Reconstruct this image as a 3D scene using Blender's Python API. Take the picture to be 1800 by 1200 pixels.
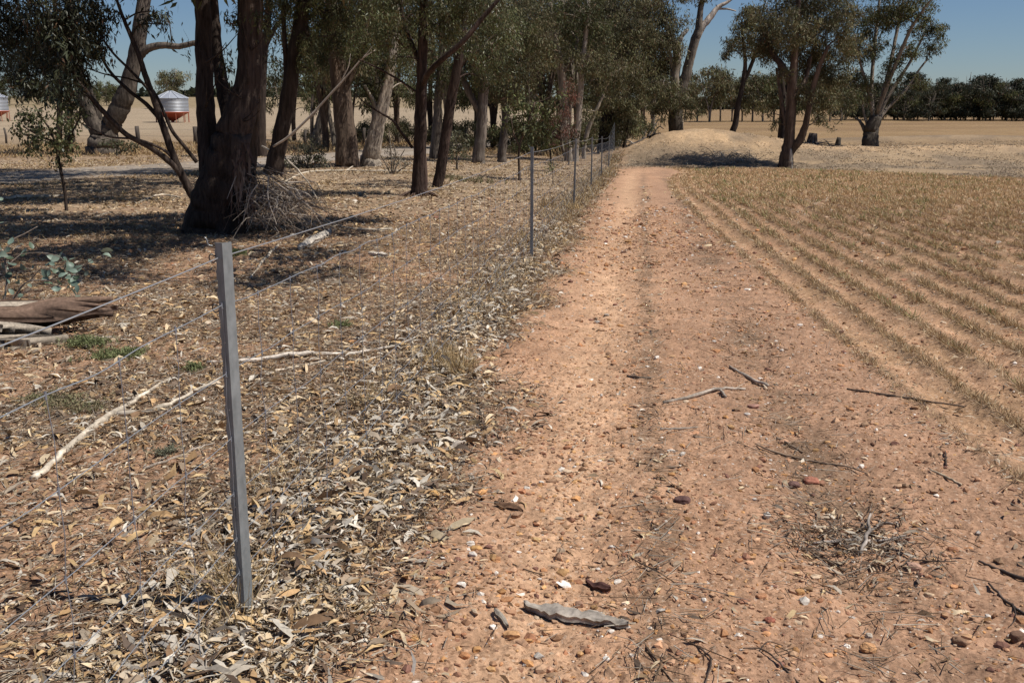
import bpy, math
import numpy as np
from mathutils import Vector

# ------------------------------------------------------------------ scene, camera, light
for o in list(bpy.data.objects):
    bpy.data.objects.remove(o)
sc = bpy.context.scene
COL = sc.collection
RNG = np.random.default_rng(11)
F, PITCH, EYE = 1750.0, math.radians(13.2), 1.6
CP, SP = math.cos(PITCH), math.sin(PITCH)

cam = bpy.data.cameras.new('camera')
cam.sensor_width = 36.0
cam.lens = 35.0
cam.clip_start = 0.05
cam.clip_end = 6000
cam_o = bpy.data.objects.new('camera', cam)
COL.objects.link(cam_o)
cam_o.location = (0, 0, EYE)
cam_o.rotation_euler = (math.pi / 2 - PITCH, 0, 0)
sc.camera = cam_o

SUN_EL = math.radians(58)
to_sun = Vector((0.98 * math.cos(SUN_EL), -0.2 * math.cos(SUN_EL), math.sin(SUN_EL))).normalized()
sl = bpy.data.lights.new('sun', 'SUN')
sl.energy = 4.7
sl.angle = math.radians(0.5)
sl.color = (1.0, 0.955, 0.89)
so = bpy.data.objects.new('sun', sl)
COL.objects.link(so)
so.rotation_euler = (-to_sun).to_track_quat('-Z', 'Y').to_euler()

w = bpy.data.worlds.new('World')
sc.world = w
w.use_nodes = True
nt = w.node_tree
bg = nt.nodes['Background']
sky = nt.nodes.new('ShaderNodeTexSky')
sky.sky_type = 'NISHITA'
sky.sun_disc = False
sky.sun_elevation = SUN_EL
sky.sun_rotation = math.radians(101)
sky.altitude = 200
sky.air_density = 1.0
sky.dust_density = 0.1
sky.ozone_density = 3.0
tn = nt.nodes.new('ShaderNodeVectorMath'); tn.operation = 'MULTIPLY'; tn.inputs[1].default_value = (.82, .95, 1.18)
nt.links.new(sky.outputs[0], tn.inputs[0]); nt.links.new(tn.outputs[0], bg.inputs[0])
bg.inputs[1].default_value = 0.052
sc.view_settings.view_transform = 'Standard'
sc.view_settings.look = 'None'
sc.view_settings.exposure = 0.12
sc.view_settings.gamma = 1.0
sc.cycles.max_bounces = 5
sc.cycles.diffuse_bounces = 3
sc.cycles.glossy_bounces = 2
sc.cycles.transparent_max_bounces = 4

# ------------------------------------------------------------------ noise
_T = np.random.default_rng(5).random((256, 256))
_T3 = np.random.default_rng(6).random((64, 64, 64))


def vn2(x, y, s=0):
    x = np.asarray(x, float) + s * 17.37
    y = np.asarray(y, float) + s * 5.91
    xi = np.floor(x).astype(int); yi = np.floor(y).astype(int)
    fx = x - xi; fy = y - yi
    fx = fx * fx * (3 - 2 * fx); fy = fy * fy * (3 - 2 * fy)
    a = _T[xi & 255, yi & 255]; b = _T[(xi + 1) & 255, yi & 255]
    c = _T[xi & 255, (yi + 1) & 255]; d = _T[(xi + 1) & 255, (yi + 1) & 255]
    return (a * (1 - fx) + b * fx) * (1 - fy) + (c * (1 - fx) + d * fx) * fy


def fbm(x, y, o=4, s=0):
    t = 0; a = 0.5; n = 0
    for k in range(o):
        t = t + a * vn2(x * 2 ** k, y * 2 ** k, s + 3 * k); n += a; a *= 0.55
    return t / n


def vn3(x, y, z):
    xi = np.floor(x).astype(int); yi = np.floor(y).astype(int); zi = np.floor(z).astype(int)
    fx = x - xi; fy = y - yi; fz = z - zi
    fx = fx * fx * (3 - 2 * fx); fy = fy * fy * (3 - 2 * fy); fz = fz * fz * (3 - 2 * fz)
    r = 0
    for i in (0, 1):
        for j in (0, 1):
            for k in (0, 1):
                r = r + _T3[(xi + i) & 63, (yi + j) & 63, (zi + k) & 63] * (fx if i else 1 - fx) * (fy if j else 1 - fy) * (fz if k else 1 - fz)
    return r


def sst(a, b, x):
    t = np.clip((np.asarray(x, float) - a) / (b - a), 0, 1)
    return t * t * (3 - 2 * t)


# ------------------------------------------------------------------ terrain
LD = ([0, 15, 30, 55, 140, 200, 260, 450, 900, 2000], [0, 0, -.15, -.42, -.45, 0.3, 1.6, 6.0, 6.3, 2])
RD = ([0, 5, 10, 20, 30, 40, 55, 80, 120, 160, 400, 2000], [0, 0, -.06, -.22, -.47, -.68, -.55, -.3, -.02, 0, 0, 0])
F0 = np.array([-.853, 2.9]); FT = np.array([.1265, .992]); FN = np.array([.992, -.1265])


def uv(x, y):
    return (x - F0[0]) * FN[0] + (y - F0[1]) * FN[1], (x - F0[0]) * FT[0] + (y - F0[1]) * FT[1]


def bump(x, y, cx, cy, rx, ry, hgt):
    q = ((x - cx) / rx) ** 2 + ((y - cy) / ry) ** 2
    return hgt * np.exp(-q * 1.6)


def h0(x, y):
    x = np.asarray(x, float); y = np.asarray(y, float)
    d = np.hypot(x, y)
    az = np.degrees(np.arctan2(x, np.maximum(y, 1e-3)))
    wl = 1 - sst(-7, 7, az)
    z = wl * np.interp(d, *LD) + (1 - wl) * np.interp(d, *RD)
    nz = fbm(x * .14, y * .14, 2, 3) - .5
    z = z + bump(x, y, 8.3, 45.5, 3.9, 3.4, 1.24) + bump(x, y, 6.9, 44.6, 1.6, 1.8, .18) + bump(x, y, 10.2, 45.2, 1.5, 1.6, -.14) + bump(x, y, 12.0, 46.0, 3.0, 3.0, .16)
    t = sst(7, 12, x) * (1 - sst(48, 70, x))
    z = z + t * .42 * np.exp(-((y - 47.0 - .6 * np.sin(x * .35) + (x - 14) * .02) / 3.4) ** 2)
    z = z + bump(x, y, 27, 61, 12, 5, .42)
    rgh = sst(36, 40, y) * (1 - sst(52, 58, y)) * sst(1.5, 4, x)
    z = z + rgh * (.20 * (fbm(x * .55, y * .55, 3, 90) - .5) + .16 * (fbm(x * 1.9, y * 1.9, 2, 91) - .5))
    return z + nz * .10 * sst(3, 14, d) * (1 - .6 * sst(60, 120, d))


def ray(px, py):
    rx = (px - 900) / F; ry = (600 - py) / F
    return np.array([rx, CP + ry * SP, -SP + ry * CP])


_t = np.geomspace(.8, 1500, 5000)


def G(px, py):
    d = ray(px, py)
    P = _t[:, None] * d[None] + np.array([0, 0, EYE])
    b = P[:, 2] - h0(P[:, 0], P[:, 1])
    i = np.argmax(b < 0)
    if b[i] >= 0:
        i = len(_t) - 1
    k = b[i - 1] / (b[i - 1] - b[i] + 1e-12)
    return P[i - 1] * (1 - k) + P[i] * k


def W(px, py, Y):
    d = ray(px, py)
    return d * (Y / d[1]) + np.array([0, 0, EYE])


_E = np.array([G(*p)[:2] for p in [(1830, 880), (1800, 850), (1640, 732), (1540, 650), (1400, 528), (1250, 400), (1190, 340), (1180, 322), (1185, 312), (1200, 302)]])
_EY = np.concatenate([[-30, 2.5], _E[:, 1]]); _EX = np.concatenate([[2.2, 2.22], _E[:, 0]])


def edge_x(y):
    return np.interp(y, _EY, _EX)


_B = np.array([G(*p)[:2] for p in [(1130, 293), (1200, 295), (1400, 299), (1600, 306), (1800, 315), (2000, 324)]])


def bound_y(x):
    return np.interp(x, _B[:, 0], _B[:, 1])


_RD = np.array([G(*p)[:2] for p in [(-500, 346), (-200, 326), (0, 312), (150, 304), (350, 291), (570, 277), (690, 268), (850, 254), (980, 243), (1060, 233)]])


def road_dist(x, y):
    best = np.full(np.shape(x), 1e9)
    for a, b in zip(_RD[:-1], _RD[1:]):
        d = b - a
        t = np.clip(((x - a[0]) * d[0] + (y - a[1]) * d[1]) / (d @ d), 0, 1)
        best = np.minimum(best, np.hypot(x - a[0] - t * d[0], y - a[1] - t * d[1]))
    return best


def field_mask(x, y):
    return sst(-.15, .15, x - edge_x(y)) * (1 - sst(-.8, .8, y - bound_y(x)))


def row_phase(x, y):
    return (x - edge_x(y)) / .36


def litter_amt(x, y):
    """0..1 how thickly leaves lie."""
    u, v = uv(x, y)
    n = fbm(x * 1.3, y * 1.3, 3, 1); n2 = fbm(x * .5, y * .5, 2, 8)
    edge = u - (n - .5) * .9 - .05 * np.sin(v * .7)
    left = 1 - sst(.15, .65, edge)
    heap = np.exp(-((u + .02) / .38) ** 2)
    bare = sst(.53, .64, fbm(x * .9, y * .9, 2, 8)) * (1 - sst(7, 12, v))
    return np.clip(left * (.84 + .3 * heap - .45 * bare * (1 - heap)), 0, 1)


def hz(x, y):
    x = np.asarray(x, float); y = np.asarray(y, float)
    d = np.hypot(x, y)
    u, v = uv(x, y)
    near = 1 - sst(14, 30, d)
    z = h0(x, y)
    z = z + near * (.035 * (fbm(x * 1.7, y * 1.7, 3, 2) - .5) + .026 * (fbm(x * 9, y * 9, 3, 4) - .5) + .016 * (vn2(x * 38, y * 38, 9) - .5))
    z = z + near * .012 * np.exp(-(u / .35) ** 2)
    tr = (np.exp(-((u - .97) / .24) ** 2) + np.exp(-((u - 2.02) / .22) ** 2))
    z = z - .028 * tr * (1 - sst(25, 40, d))
    fm = field_mask(x, y) * (1 - sst(26, 36, d))
    z = z + fm * (.012 + .018 * fbm(x * 1.4, y * 1.4, 2, 97)) * np.cos(2 * math.pi * (row_phase(x, y) + .35 * (fbm(x * 2.5, y * 2.5, 2, 96) - .5)))
    return z


# ------------------------------------------------------------------ mesh builder
class MB:
    def __init__(s):
        s.V = []; s.Q = []; s.T = []; s.C = []; s.n = 0

    def add(s, v, q=None, t=None, col=(1, 1, 1)):
        v = np.asarray(v, np.float32).reshape(-1, 3)
        c = np.empty((len(v), 4), np.float32); c[:, 3] = 1; c[:, :3] = np.asarray(col, np.float32)
        s.V.append(v); s.C.append(c)
        if q is not None and len(q): s.Q.append(np.asarray(q, np.int64) + s.n)
        if t is not None and len(t): s.T.append(np.asarray(t, np.int64) + s.n)
        s.n += len(v)

    def build(s, name, mat, parent=None, loc=(0, 0, 0), smooth=True):
        loc = np.asarray(loc, np.float32)
        V = np.concatenate(s.V) - loc if s.V else np.zeros((0, 3), np.float32)
        C = np.concatenate(s.C) if s.C else np.zeros((0, 4), np.float32)
        Q = np.concatenate(s.Q) if s.Q else np.zeros((0, 4), np.int64)
        T = np.concatenate(s.T) if s.T else np.zeros((0, 3), np.int64)
        me = bpy.data.meshes.new(name)
        me.vertices.add(len(V)); me.vertices.foreach_set('co', V.ravel().astype(np.float32))
        me.loops.add(Q.size + T.size)
        me.loops.foreach_set('vertex_index', np.concatenate([Q.ravel(), T.ravel()]).astype(np.int32))
        me.polygons.add(len(Q) + len(T))
        st = np.concatenate([np.arange(len(Q)) * 4, len(Q) * 4 + np.arange(len(T)) * 3]).astype(np.int32)
        me.polygons.foreach_set('loop_start', st)
        me.polygons.foreach_set('use_smooth', np.full(len(Q) + len(T), smooth))
        a = me.attributes.new('col', 'FLOAT_COLOR', 'POINT')
        a.data.foreach_set('color', C.ravel())
        me.update(calc_edges=True)
        me.materials.append(mat)
        o = bpy.data.objects.new(name, me)
        COL.objects.link(o)
        if parent is not None:
            o.parent = parent
        else:
            o.location = [float(k) for k in loc]
        return o


def tag(o, label, cat, group=None, kind=None):
    if label: o['label'] = label
    if cat: o['category'] = cat
    if group: o['group'] = group
    if kind: o['kind'] = kind
    return o


def thing(name, label, cat, loc, group=None):
    o = bpy.data.objects.new(name, None)
    o.empty_display_size = .2
    COL.objects.link(o)
    o.location = [float(k) for k in loc]
    return tag(o, label, cat, group)


def copy_thing(root, loc, rz=0, s=1.0, label=None):
    r = root.copy(); COL.objects.link(r)
    r.location = [float(k) for k in loc]; r.rotation_euler = (0, 0, rz); r.scale = (s, s, s) if np.isscalar(s) else s
    if label: r['label'] = label
    for ch in list(root.children):
        c = ch.copy(); COL.objects.link(c); c.parent = r
        for g in ch.children:
            d = g.copy(); COL.objects.link(d); d.parent = c
    return r


def nrm(a):
    return a / (np.linalg.norm(a, axis=-1, keepdims=True) + 1e-9)


def smooth_line(P, k=6):
    P = np.asarray(P, float)
    if len(P) < 3: k = max(k, 4)
    E = np.vstack([2 * P[0] - P[1], P, 2 * P[-1] - P[-2]])
    out = []
    for i in range(1, len(E) - 2):
        t = np.linspace(0, 1, k, endpoint=False)[:, None]
        a, b, c, d = E[i - 1], E[i], E[i + 1], E[i + 2]
        out.append(.5 * (2 * b + (c - a) * t + (2 * a - 5 * b + 4 * c - d) * t ** 2 + (3 * b - a - 3 * c + d) * t ** 3))
    out.append(P[-1:])
    return np.vstack(out)


def tube(mb, P, r, sides=8, col=(.2, .15, .1), rough=0.0, fz=3.0, cap=True):
    P = np.asarray(P, float); N = len(P)
    r = np.broadcast_to(np.asarray(r, float), (N,))
    T = nrm(np.gradient(P, axis=0))
    m = np.abs(T.mean(0)); ref = np.eye(3)[np.argmin(m)]
    A = nrm(np.cross(T, ref)); B = np.cross(T, A)
    th = np.arange(sides) / sides * 2 * math.pi
    c, s_ = np.cos(th), np.sin(th)
    rr = np.repeat(r[:, None], sides, 1)
    if rough:
        L = np.concatenate([[0], np.cumsum(np.linalg.norm(np.diff(P, axis=0), axis=1))])
        o = RNG.random() * 50
        n = vn3(c[None] * 1.6 + o, s_[None] * 1.6 + o, (L / max(r.max(), .01) * .10)[:, None] + np.zeros((1, sides)) + o)
        n2 = vn3(c[None] * 4 + o, s_[None] * 4 + 9, (L / max(r.max(), .01) * .25)[:, None] + np.zeros((1, sides)))
        rr = rr * (1 + rough * ((n - .5) * 2.0 + (n2 - .5) * .8))
    V = P[:, None] + rr[..., None] * (c[None, :, None] * A[:, None] + s_[None, :, None] * B[:, None])
    i = np.arange(N - 1)[:, None] * sides; j = np.arange(sides)[None]; j2 = (j + 1) % sides
    q = np.stack([i + j, i + j2, i + sides + j2, i + sides + j], -1).reshape(-1, 4)
    C = np.asarray(col, float)
    if C.ndim == 2: C = np.repeat(C, sides, 0)
    if rough >= .1 and sides > 5:
        if C.ndim == 1: C = np.repeat(C[None], N * sides, 0)
        n3_ = vn3(c[None] * 1.1 + o + 7, s_[None] * 1.1 + o, (L / max(r.max(), .01) * .12)[:, None] + np.zeros((1, sides)) + 3)
        C = C * (.55 + .5 * n2 + .25 * n + .75 * sst(.55, .75, n3_)).reshape(-1, 1)
    V = V.reshape(-1, 3); t = None
    if cap:
        k = len(V)
        V = np.vstack([V, P[:1], P[-1:]])
        if C.ndim == 2: C = np.vstack([C, C[:1], C[-1:]])
        jj = np.arange(sides); j3 = (jj + 1) % sides
        t = np.vstack([np.stack([np.full(sides, k), j3, jj], -1), np.stack([np.full(sides, k + 1), (N - 1) * sides + jj, (N - 1) * sides + j3], -1)])
    mb.add(V, q, t, C)


def prisms(mb, A, B, ra, rb, col, sides=3):
    """many thin straight sticks at once"""
    A = np.asarray(A, float).reshape(-1, 3); B = np.asarray(B, float).reshape(-1, 3); n = len(A)
    if n == 0: return
    ra = np.broadcast_to(ra, (n,)); rb = np.broadcast_to(rb, (n,))
    T = nrm(B - A)
    ref = np.where(np.abs(T[:, 2:3]) < .8, np.array([[0, 0, 1.]]), np.array([[1., 0, 0]]))
    X = nrm(np.cross(T, ref)); Y = np.cross(T, X)
    th = np.arange(sides) / sides * 2 * math.pi
    ring = np.cos(th)[None, :, None] * X[:, None] + np.sin(th)[None, :, None] * Y[:, None]
    V = np.concatenate([A[:, None] + ring * ra[:, None, None], B[:, None] + ring * rb[:, None, None]], 1)
    b = (np.arange(n) * 2 * sides)[:, None]; j = np.arange(sides)[None]; j2 = (j + 1) % sides
    q = np.stack([b + j, b + j2, b + sides + j2, b + sides + j], -1).reshape(-1, 4)
    C = np.asarray(col, float)
    if C.ndim == 2: C = np.repeat(C, 2 * sides, 0)
    mb.add(V.reshape(-1, 3), q, None, C)


def leaves(mb, C, D, N, L, Wd, col, fold=.18):
    n = len(C)
    if n == 0: return
    L = np.broadcast_to(L, (n,))[:, None]; Wd = np.broadcast_to(Wd, (n,))[:, None]
    S = nrm(np.cross(D, N)); N = np.cross(S, D)
    v = np.stack([C, C + D * L * .42 + S * Wd * .5 + N * Wd * fold, C + D * L + N * Wd * .3, C + D * L * .42 - S * Wd * .5 + N * Wd * fold], 1)
    q = np.arange(n * 4).reshape(n, 4)
    c = np.asarray(col, float)
    if c.ndim == 2: c = np.repeat(c, 4, 0)
    mb.add(v.reshape(-1, 3), q, None, c)


def strips(mb, P, yaw, tilt, L, Wd, curl, col):
    """dry curled leaves lying about"""
    n = len(P)
    t = np.array([0, .3, .68, 1.0]); wt = np.array([.12, 1, .8, .06])
    D = np.stack([np.cos(yaw) * np.cos(tilt), np.sin(yaw) * np.cos(tilt), np.sin(tilt)], -1)
    roll = RNG.normal(0, .55, n)
    S0 = np.stack([-np.sin(yaw), np.cos(yaw), np.zeros(n)], -1)
    U0 = np.cross(D, S0)
    S = S0 * np.cos(roll)[:, None] + U0 * np.sin(roll)[:, None]
    U = np.cross(D, S)
    sgn = np.sign(U[:, 2:3]) ; U = U * sgn
    bend = RNG.normal(0, .18, n)
    V = []
    for k in range(4):
        c = P + D * (L * (t[k] - .5))[:, None] + U * (curl * L * (4 * t[k] * (1 - t[k]) - .5))[:, None] + S * (bend * L * 4 * t[k] * (1 - t[k]))[:, None]
        hw = (Wd * wt[k] * .5)[:, None]
        V += [c + S * hw, c - S * hw]
    V = np.stack(V, 1).reshape(-1, 3)
    b = (np.arange(n) * 8)[:, None]
    q = (b[:, :, None] + np.array([[0, 1, 3, 2], [2, 3, 5, 4], [4, 5, 7, 6]])[None]).reshape(-1, 4)
    mb.add(V, q, None, np.repeat(col, 8, 0))


# ------------------------------------------------------------------ materials
def mat_new(name):
    m = bpy.data.materials.new(name); m.use_nodes = True
    n = m.node_tree.nodes; b = n['Principled BSDF']
    return m, m.node_tree, n, b


def attr_mat(name, rough=.8, spec=.3, var=.35, scale=30.0, stretch=(1, 1, 1), bump_s=0.0, bump_d=.01, metal=0.0, trans=0.0, dark=None):
    m, t, n, b = mat_new(name)
    a = n.new('ShaderNodeAttribute'); a.attribute_name = 'col'
    tc = n.new('ShaderNodeTexCoord'); mp = n.new('ShaderNodeMapping'); mp.inputs['Scale'].default_value = stretch
    t.links.new(tc.outputs['Object'], mp.inputs['Vector'])
    nz = n.new('ShaderNodeTexNoise'); nz.inputs['Scale'].default_value = scale; nz.inputs['Detail'].default_value = 5; nz.inputs['Roughness'].default_value = .65
    t.links.new(mp.outputs[0], nz.inputs['Vector'])
    mr = n.new('ShaderNodeMapRange'); mr.inputs[1].default_value = .25; mr.inputs[2].default_value = .75
    mr.inputs[3].default_value = 1 - var; mr.inputs[4].default_value = 1 + var
    t.links.new(nz.outputs[0], mr.inputs[0])
    mx = n.new('ShaderNodeVectorMath'); mx.operation = 'SCALE'
    t.links.new(a.outputs['Color'], mx.inputs[0]); t.links.new(mr.outputs[0], mx.inputs['Scale'])
    t.links.new(mx.outputs[0], b.inputs['Base Color'])
    b.inputs['Roughness'].default_value = rough
    b.inputs['Specular IOR Level'].default_value = spec
    b.inputs['Metallic'].default_value = metal
    if bump_s:
        bp = n.new('ShaderNodeBump'); bp.inputs['Strength'].default_value = bump_s; bp.inputs['Distance'].default_value = bump_d
        t.links.new(nz.outputs[0], bp.inputs['Height']); t.links.new(bp.outputs[0], b.inputs['Normal'])
    if trans:
        tr = n.new('ShaderNodeBsdfTranslucent'); ms = n.new('ShaderNodeMixShader'); ms.inputs[0].default_value = trans
        t.links.new(mx.outputs[0], tr.inputs[0]); t.links.new(b.outputs[0], ms.inputs[1]); t.links.new(tr.outputs[0], ms.inputs[2])
        t.links.new(ms.outputs[0], n['Material Output'].inputs[0])
    return m


M_BARK = attr_mat('bark', .95, .15, .75, 26, (1, 1, .12), 1.0, .04)
M_BARKF = attr_mat('bark_far', .95, .15, .7, 15, (1, 1, .13), .9, .05)
M_LEAF = attr_mat('leaf', .45, .4, .25, 3, trans=.2)
M_LEAFF = attr_mat('leaf_far', .6, .25, .35, 1.2, trans=.22)
M_LITTER = attr_mat('dry_leaf', .75, .25, .3, 60)
M_TWIG = attr_mat('dry_wood', .9, .2, .45, 40, (1, 1, 1), .4, .004)
M_STRAW = attr_mat('straw', .8, .2, .25, 9, trans=.15)
M_STONE = attr_mat('stone', .9, .2, .45, 45, bump_s=.6, bump_d=.006)
M_POST = attr_mat('galvanised_steel', .5, .5, .36, 22, (1, 1, .5), .12, .001, metal=.15)
M_WIRE = attr_mat('galvanised_wire', .4, .5, .1, 20, metal=.5)
M_SHEET = attr_mat('corrugated_sheet', .5, .5, .1, 2, metal=.35)
M_PAINT = attr_mat('painted_steel', .5, .4, .12, 2)
M_WOOD = attr_mat('weathered_timber', .9, .2, .4, 18, (1, 1, .2), .5, .01)

# ground: albedo zones come from the vertices, fine grain from noise
m, t, n, b = mat_new('earth')
a = n.new('ShaderNodeAttribute'); a.attribute_name = 'col'
tc = n.new('ShaderNodeTexCoord')


def nz_(scale, det=4, ro=.6):
    k = n.new('ShaderNodeTexNoise'); k.inputs['Scale'].default_value = scale; k.inputs['Detail'].default_value = det; k.inputs['Roughness'].default_value = ro
    t.links.new(tc.outputs['Object'], k.inputs['Vector']); return k


def mrange(src, a0, a1, b0, b1):
    k = n.new('ShaderNodeMapRange')
    for i, q in enumerate((a0, a1, b0, b1)): k.inputs[i + 1].default_value = q
    t.links.new(src, k.inputs[0]); return k


n1 = nz_(55, 6, .7); n2 = nz_(7, 5, .6); n3 = nz_(1.1, 4, .6); n4 = nz_(.16, 4, .6)
v1 = n.new('ShaderNodeTexVoronoi'); v1.inputs['Scale'].default_value = 95; t.links.new(tc.outputs['Object'], v1.inputs['Vector'])
f1 = mrange(n1.outputs[0], .3, .7, .62, 1.38); f2 = mrange(n2.outputs[0], .3, .7, .78, 1.22); f3 = mrange(n3.outputs[0], .3, .7, .9, 1.1); f4 = mrange(n4.outputs[0], .3, .7, .88, 1.12)


def mul(p, q):
    k = n.new('ShaderNodeMath'); k.operation = 'MULTIPLY'; t.links.new(p, k.inputs[0]); t.links.new(q, k.inputs[1]); return k.outputs[0]


fac = mul(mul(f1.outputs[0], f2.outputs[0]), mul(f3.outputs[0], f4.outputs[0]))
mx = n.new('ShaderNodeVectorMath'); mx.operation = 'SCALE'
t.links.new(a.outputs['Color'], mx.inputs[0]); t.links.new(fac, mx.inputs['Scale'])
# scattered pale and dark grit grains
g1 = n.new('ShaderNodeMath'); g1.operation = 'LESS_THAN'; g1.inputs[1].default_value = .055
sepc = n.new('ShaderNodeSeparateColor'); t.links.new(v1.outputs['Color'], sepc.inputs[0])
t.links.new(sepc.outputs[0], g1.inputs[0])
g2 = n.new('ShaderNodeMath'); g2.operation = 'GREATER_THAN'; g2.inputs[1].default_value = .90
t.links.new(sepc.outputs[0], g2.inputs[0])
mA = n.new('ShaderNodeMix'); mA.data_type = 'RGBA'; mA.inputs['B'].default_value = (.55, .42, .31, 1)
t.links.new(mul(g1.outputs[0], n2.outputs[0]), mA.inputs['Factor']); t.links.new(mx.outputs[0], mA.inputs['A'])
mB = n.new('ShaderNodeMix'); mB.data_type = 'RGBA'; mB.inputs['B'].default_value = (.15, .075, .04, 1)
t.links.new(mul(g2.outputs[0], n2.outputs[0]), mB.inputs['Factor']); t.links.new(mA.outputs['Result'], mB.inputs['A'])
t.links.new(mB.outputs['Result'], b.inputs['Base Color'])
b.inputs['Roughness'].default_value = 1.0; b.inputs['Specular IOR Level'].default_value = .1
bp = n.new('ShaderNodeBump'); bp.inputs['Strength'].default_value = .9; bp.inputs['Distance'].default_value = .010
t.links.new(n1.outputs[0], bp.inputs['Height']); t.links.new(bp.outputs[0], b.inputs['Normal'])
M_EARTH = m

# ------------------------------------------------------------------ ground sheet
rs = [0.35]
while rs[-1] < 2600:
    r = rs[-1]
    k = .02 if r < 2.0 else .0042 if r < 7 else .006 if r < 20 else .0065 if r < 62 else .02 if r < 200 else .05
    rs.append(r * (1 + k))
rs = np.array(rs)
az = np.radians(np.concatenate([np.arange(-33, 33, .11), np.arange(33, 327, 2.0)]))
X = rs[:, None] * np.sin(az)[None]; Y = rs[:, None] * np.cos(az)[None]
Z = hz(X, Y)


def mixc(a_, b_, f):
    return a_ * (1 - f[..., None]) + np.asarray(b_) * f[..., None]


def ground_colour(x, y):
    d = np.hypot(x, y); u, v = uv(x, y)
    n1 = fbm(x * 2.2, y * 2.2, 4, 21); n2 = fbm(x * .35, y * .35, 3, 22); n3 = fbm(x * 11, y * 11, 3, 23)
    dirt = np.array([.45, .268, .163]); C = np.broadcast_to(dirt, x.shape + (3,)).copy()
    C = mixc(C, (.39, .222, .132), sst(.45, .7, n1) * .7)
    C = mixc(C, (.33, .20, .125), sst(.5, .75, n2) * .5)
    nearf = 1 - sst(28, 42, d)
    C = mixc(C, (.53, .33, .20), np.exp(-((u - .97 - (n2 - .5) * .3) / .22) ** 2) * sst(.25, .6, n1 + .15) * nearf)
    C = mixc(C, (.36, .215, .135), sst(1.35, 1.7, u) * sst(.30, .55, n2 + .05) * .75)
    strip = np.exp(-((u - 1.30 - (n1 - .5) * .2) / .085) ** 2) * sst(.32, .55, n3 * .5 + n1 * .5)
    rut = np.exp(-((u - 2.02 - (n2 - .5) * .2) / .17) ** 2) * sst(.38, .62, n1)
    C = mixc(C, (.20, .135, .088), np.clip(strip * .68 + rut * .8, 0, 1) * nearf)
    la = litter_amt(x, y)
    C = mixc(C, (.20, .132, .084), la * sst(.2, .5, n1 + .15) * .9)
    # verge: left side farther out, straw and leaf mould
    lf = (1 - sst(-.3, .3, u)) * sst(9, 22, d)
    C = mixc(C, mixc(np.broadcast_to(np.array([.31, .225, .145]), x.shape + (3,)), (.23, .165, .108), sst(.42, .6, n1)), lf * .85)
    # crop field
    fm = field_mask(x, y)
    soil = mixc(np.broadcast_to(np.array([.43, .26, .155]), x.shape + (3,)), (.38, .235, .135), sst(.4, .65, n1))
    straw = .5 + .5 * np.cos(2 * math.pi * row_phase(x, y))
    soil = mixc(soil, (.27, .18, .108), np.clip(straw ** 2 * .85 * (1 - sst(24, 34, d)) + .45 * sst(24, 34, d), 0, 1))
    C = mixc(C, soil, fm)
    # headland beyond the track end, dam bank
    beyond = sst(-1, 1, y - bound_y(x)) * sst(-.5, 1.0, u)
    grey = mixc(np.broadcast_to(np.array([.215, .162, .108]), x.shape + (3,)), (.32, .23, .14), sst(.42, .62, fbm(x * .5, y * .5, 4, 31)))
    hgt = h0(x, y)
    cx = np.exp(-((x - 8.6) / 3.3) ** 2 - ((y - 45.4) / 2.0) ** 2) * 1.7
    crest = np.clip(cx + sst(7, 10, x) * np.exp(-((y - 46.6 - .6 * np.sin(x * .35)) / 1.4) ** 2), 0, 1)
    grey = mixc(grey, (.43, .295, .172), crest * sst(.30, .52, n2 + .08) * (.65 + .5 * sst(.4, .6, n1)))
    C = mixc(C, grey, beyond)
    # far paddocks
    far = sst(52, 56, y + (n2 - .5) * 6) * sst(-2, 2, u) * (1 - np.exp(-((x - 27) / 12) ** 2 - ((y - 61) / 4.2) ** 2))
    pad = mixc(np.broadcast_to(np.array([.265, .175, .088]), x.shape + (3,)), (.225, .145, .075), sst(.35, .7, fbm(x * .03, y * .16, 3, 41)))
    C = mixc(C, pad, far)
    lfar = sst(58, 64, d + (n2 - .5) * 4) * (1 - sst(-2, 2, u))
    padl = mixc(np.broadcast_to(np.array([.33, .255, .17]), x.shape + (3,)), (.27, .205, .12), sst(255, 265, d))
    padl = mixc(padl, (.27, .195, .12), 1 - sst(60, 110, d))  # nearer strip darkened, tree shade put into the ground colour
    C = mixc(C, padl, lfar)
    rd = road_dist(x, y)
    C = mixc(C, mixc(np.broadcast_to(np.array([.33, .285, .235]), x.shape + (3,)), (.27, .22, .17), sst(.4, .6, n1)), 1 - sst(1.9, 2.6, rd + (n1 - .5)))
    return C


C = ground_colour(X, Y)
nr, na = X.shape
idx = np.arange(nr * na).reshape(nr, na)
jn = (np.arange(na) + 1) % na
q = np.stack([idx[:-1], idx[1:], idx[1:][:, jn], idx[:-1][:, jn]], -1).reshape(-1, 4)
V = np.stack([X, Y, Z], -1).reshape(-1, 3); CC = C.reshape(-1, 3)
qx = V[q].mean(1); gx, gy = qx[:, 0], qx[:, 1]; gd = np.hypot(gx, gy); gu, gv = uv(gx, gy)
nj = (fbm(gx * 1.2, gy * 1.2, 3, 51) - .5)
zone = np.zeros(len(q), int)
zone[(gu > .35 + nj * .8) & (gd < 60)] = 1
zone[(gx > edge_x(gy)) & (gy < bound_y(gx)) & (gy > -30) & (gd < 60)] = 2
zone[(gy >= bound_y(gx)) & (gu > 0) & (gd < 75)] = 3
zone[((gy > 54 + nj * 3) & (gu > 0) & (zone != 3)) | ((zone == 3) & (gy > 53 + nj) & ((gx - 27) ** 2 / 150 + (gy - 61) ** 2 / 22 > 1))] = 4
zone[(gu <= 0) & (gd > 60 + nj * 3)] = 4
zone[(road_dist(gx, gy) < 2.2 + nj) & (gd < 90)] = 5
zone[(gd > 75) & (gu > 0)] = 4
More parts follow.
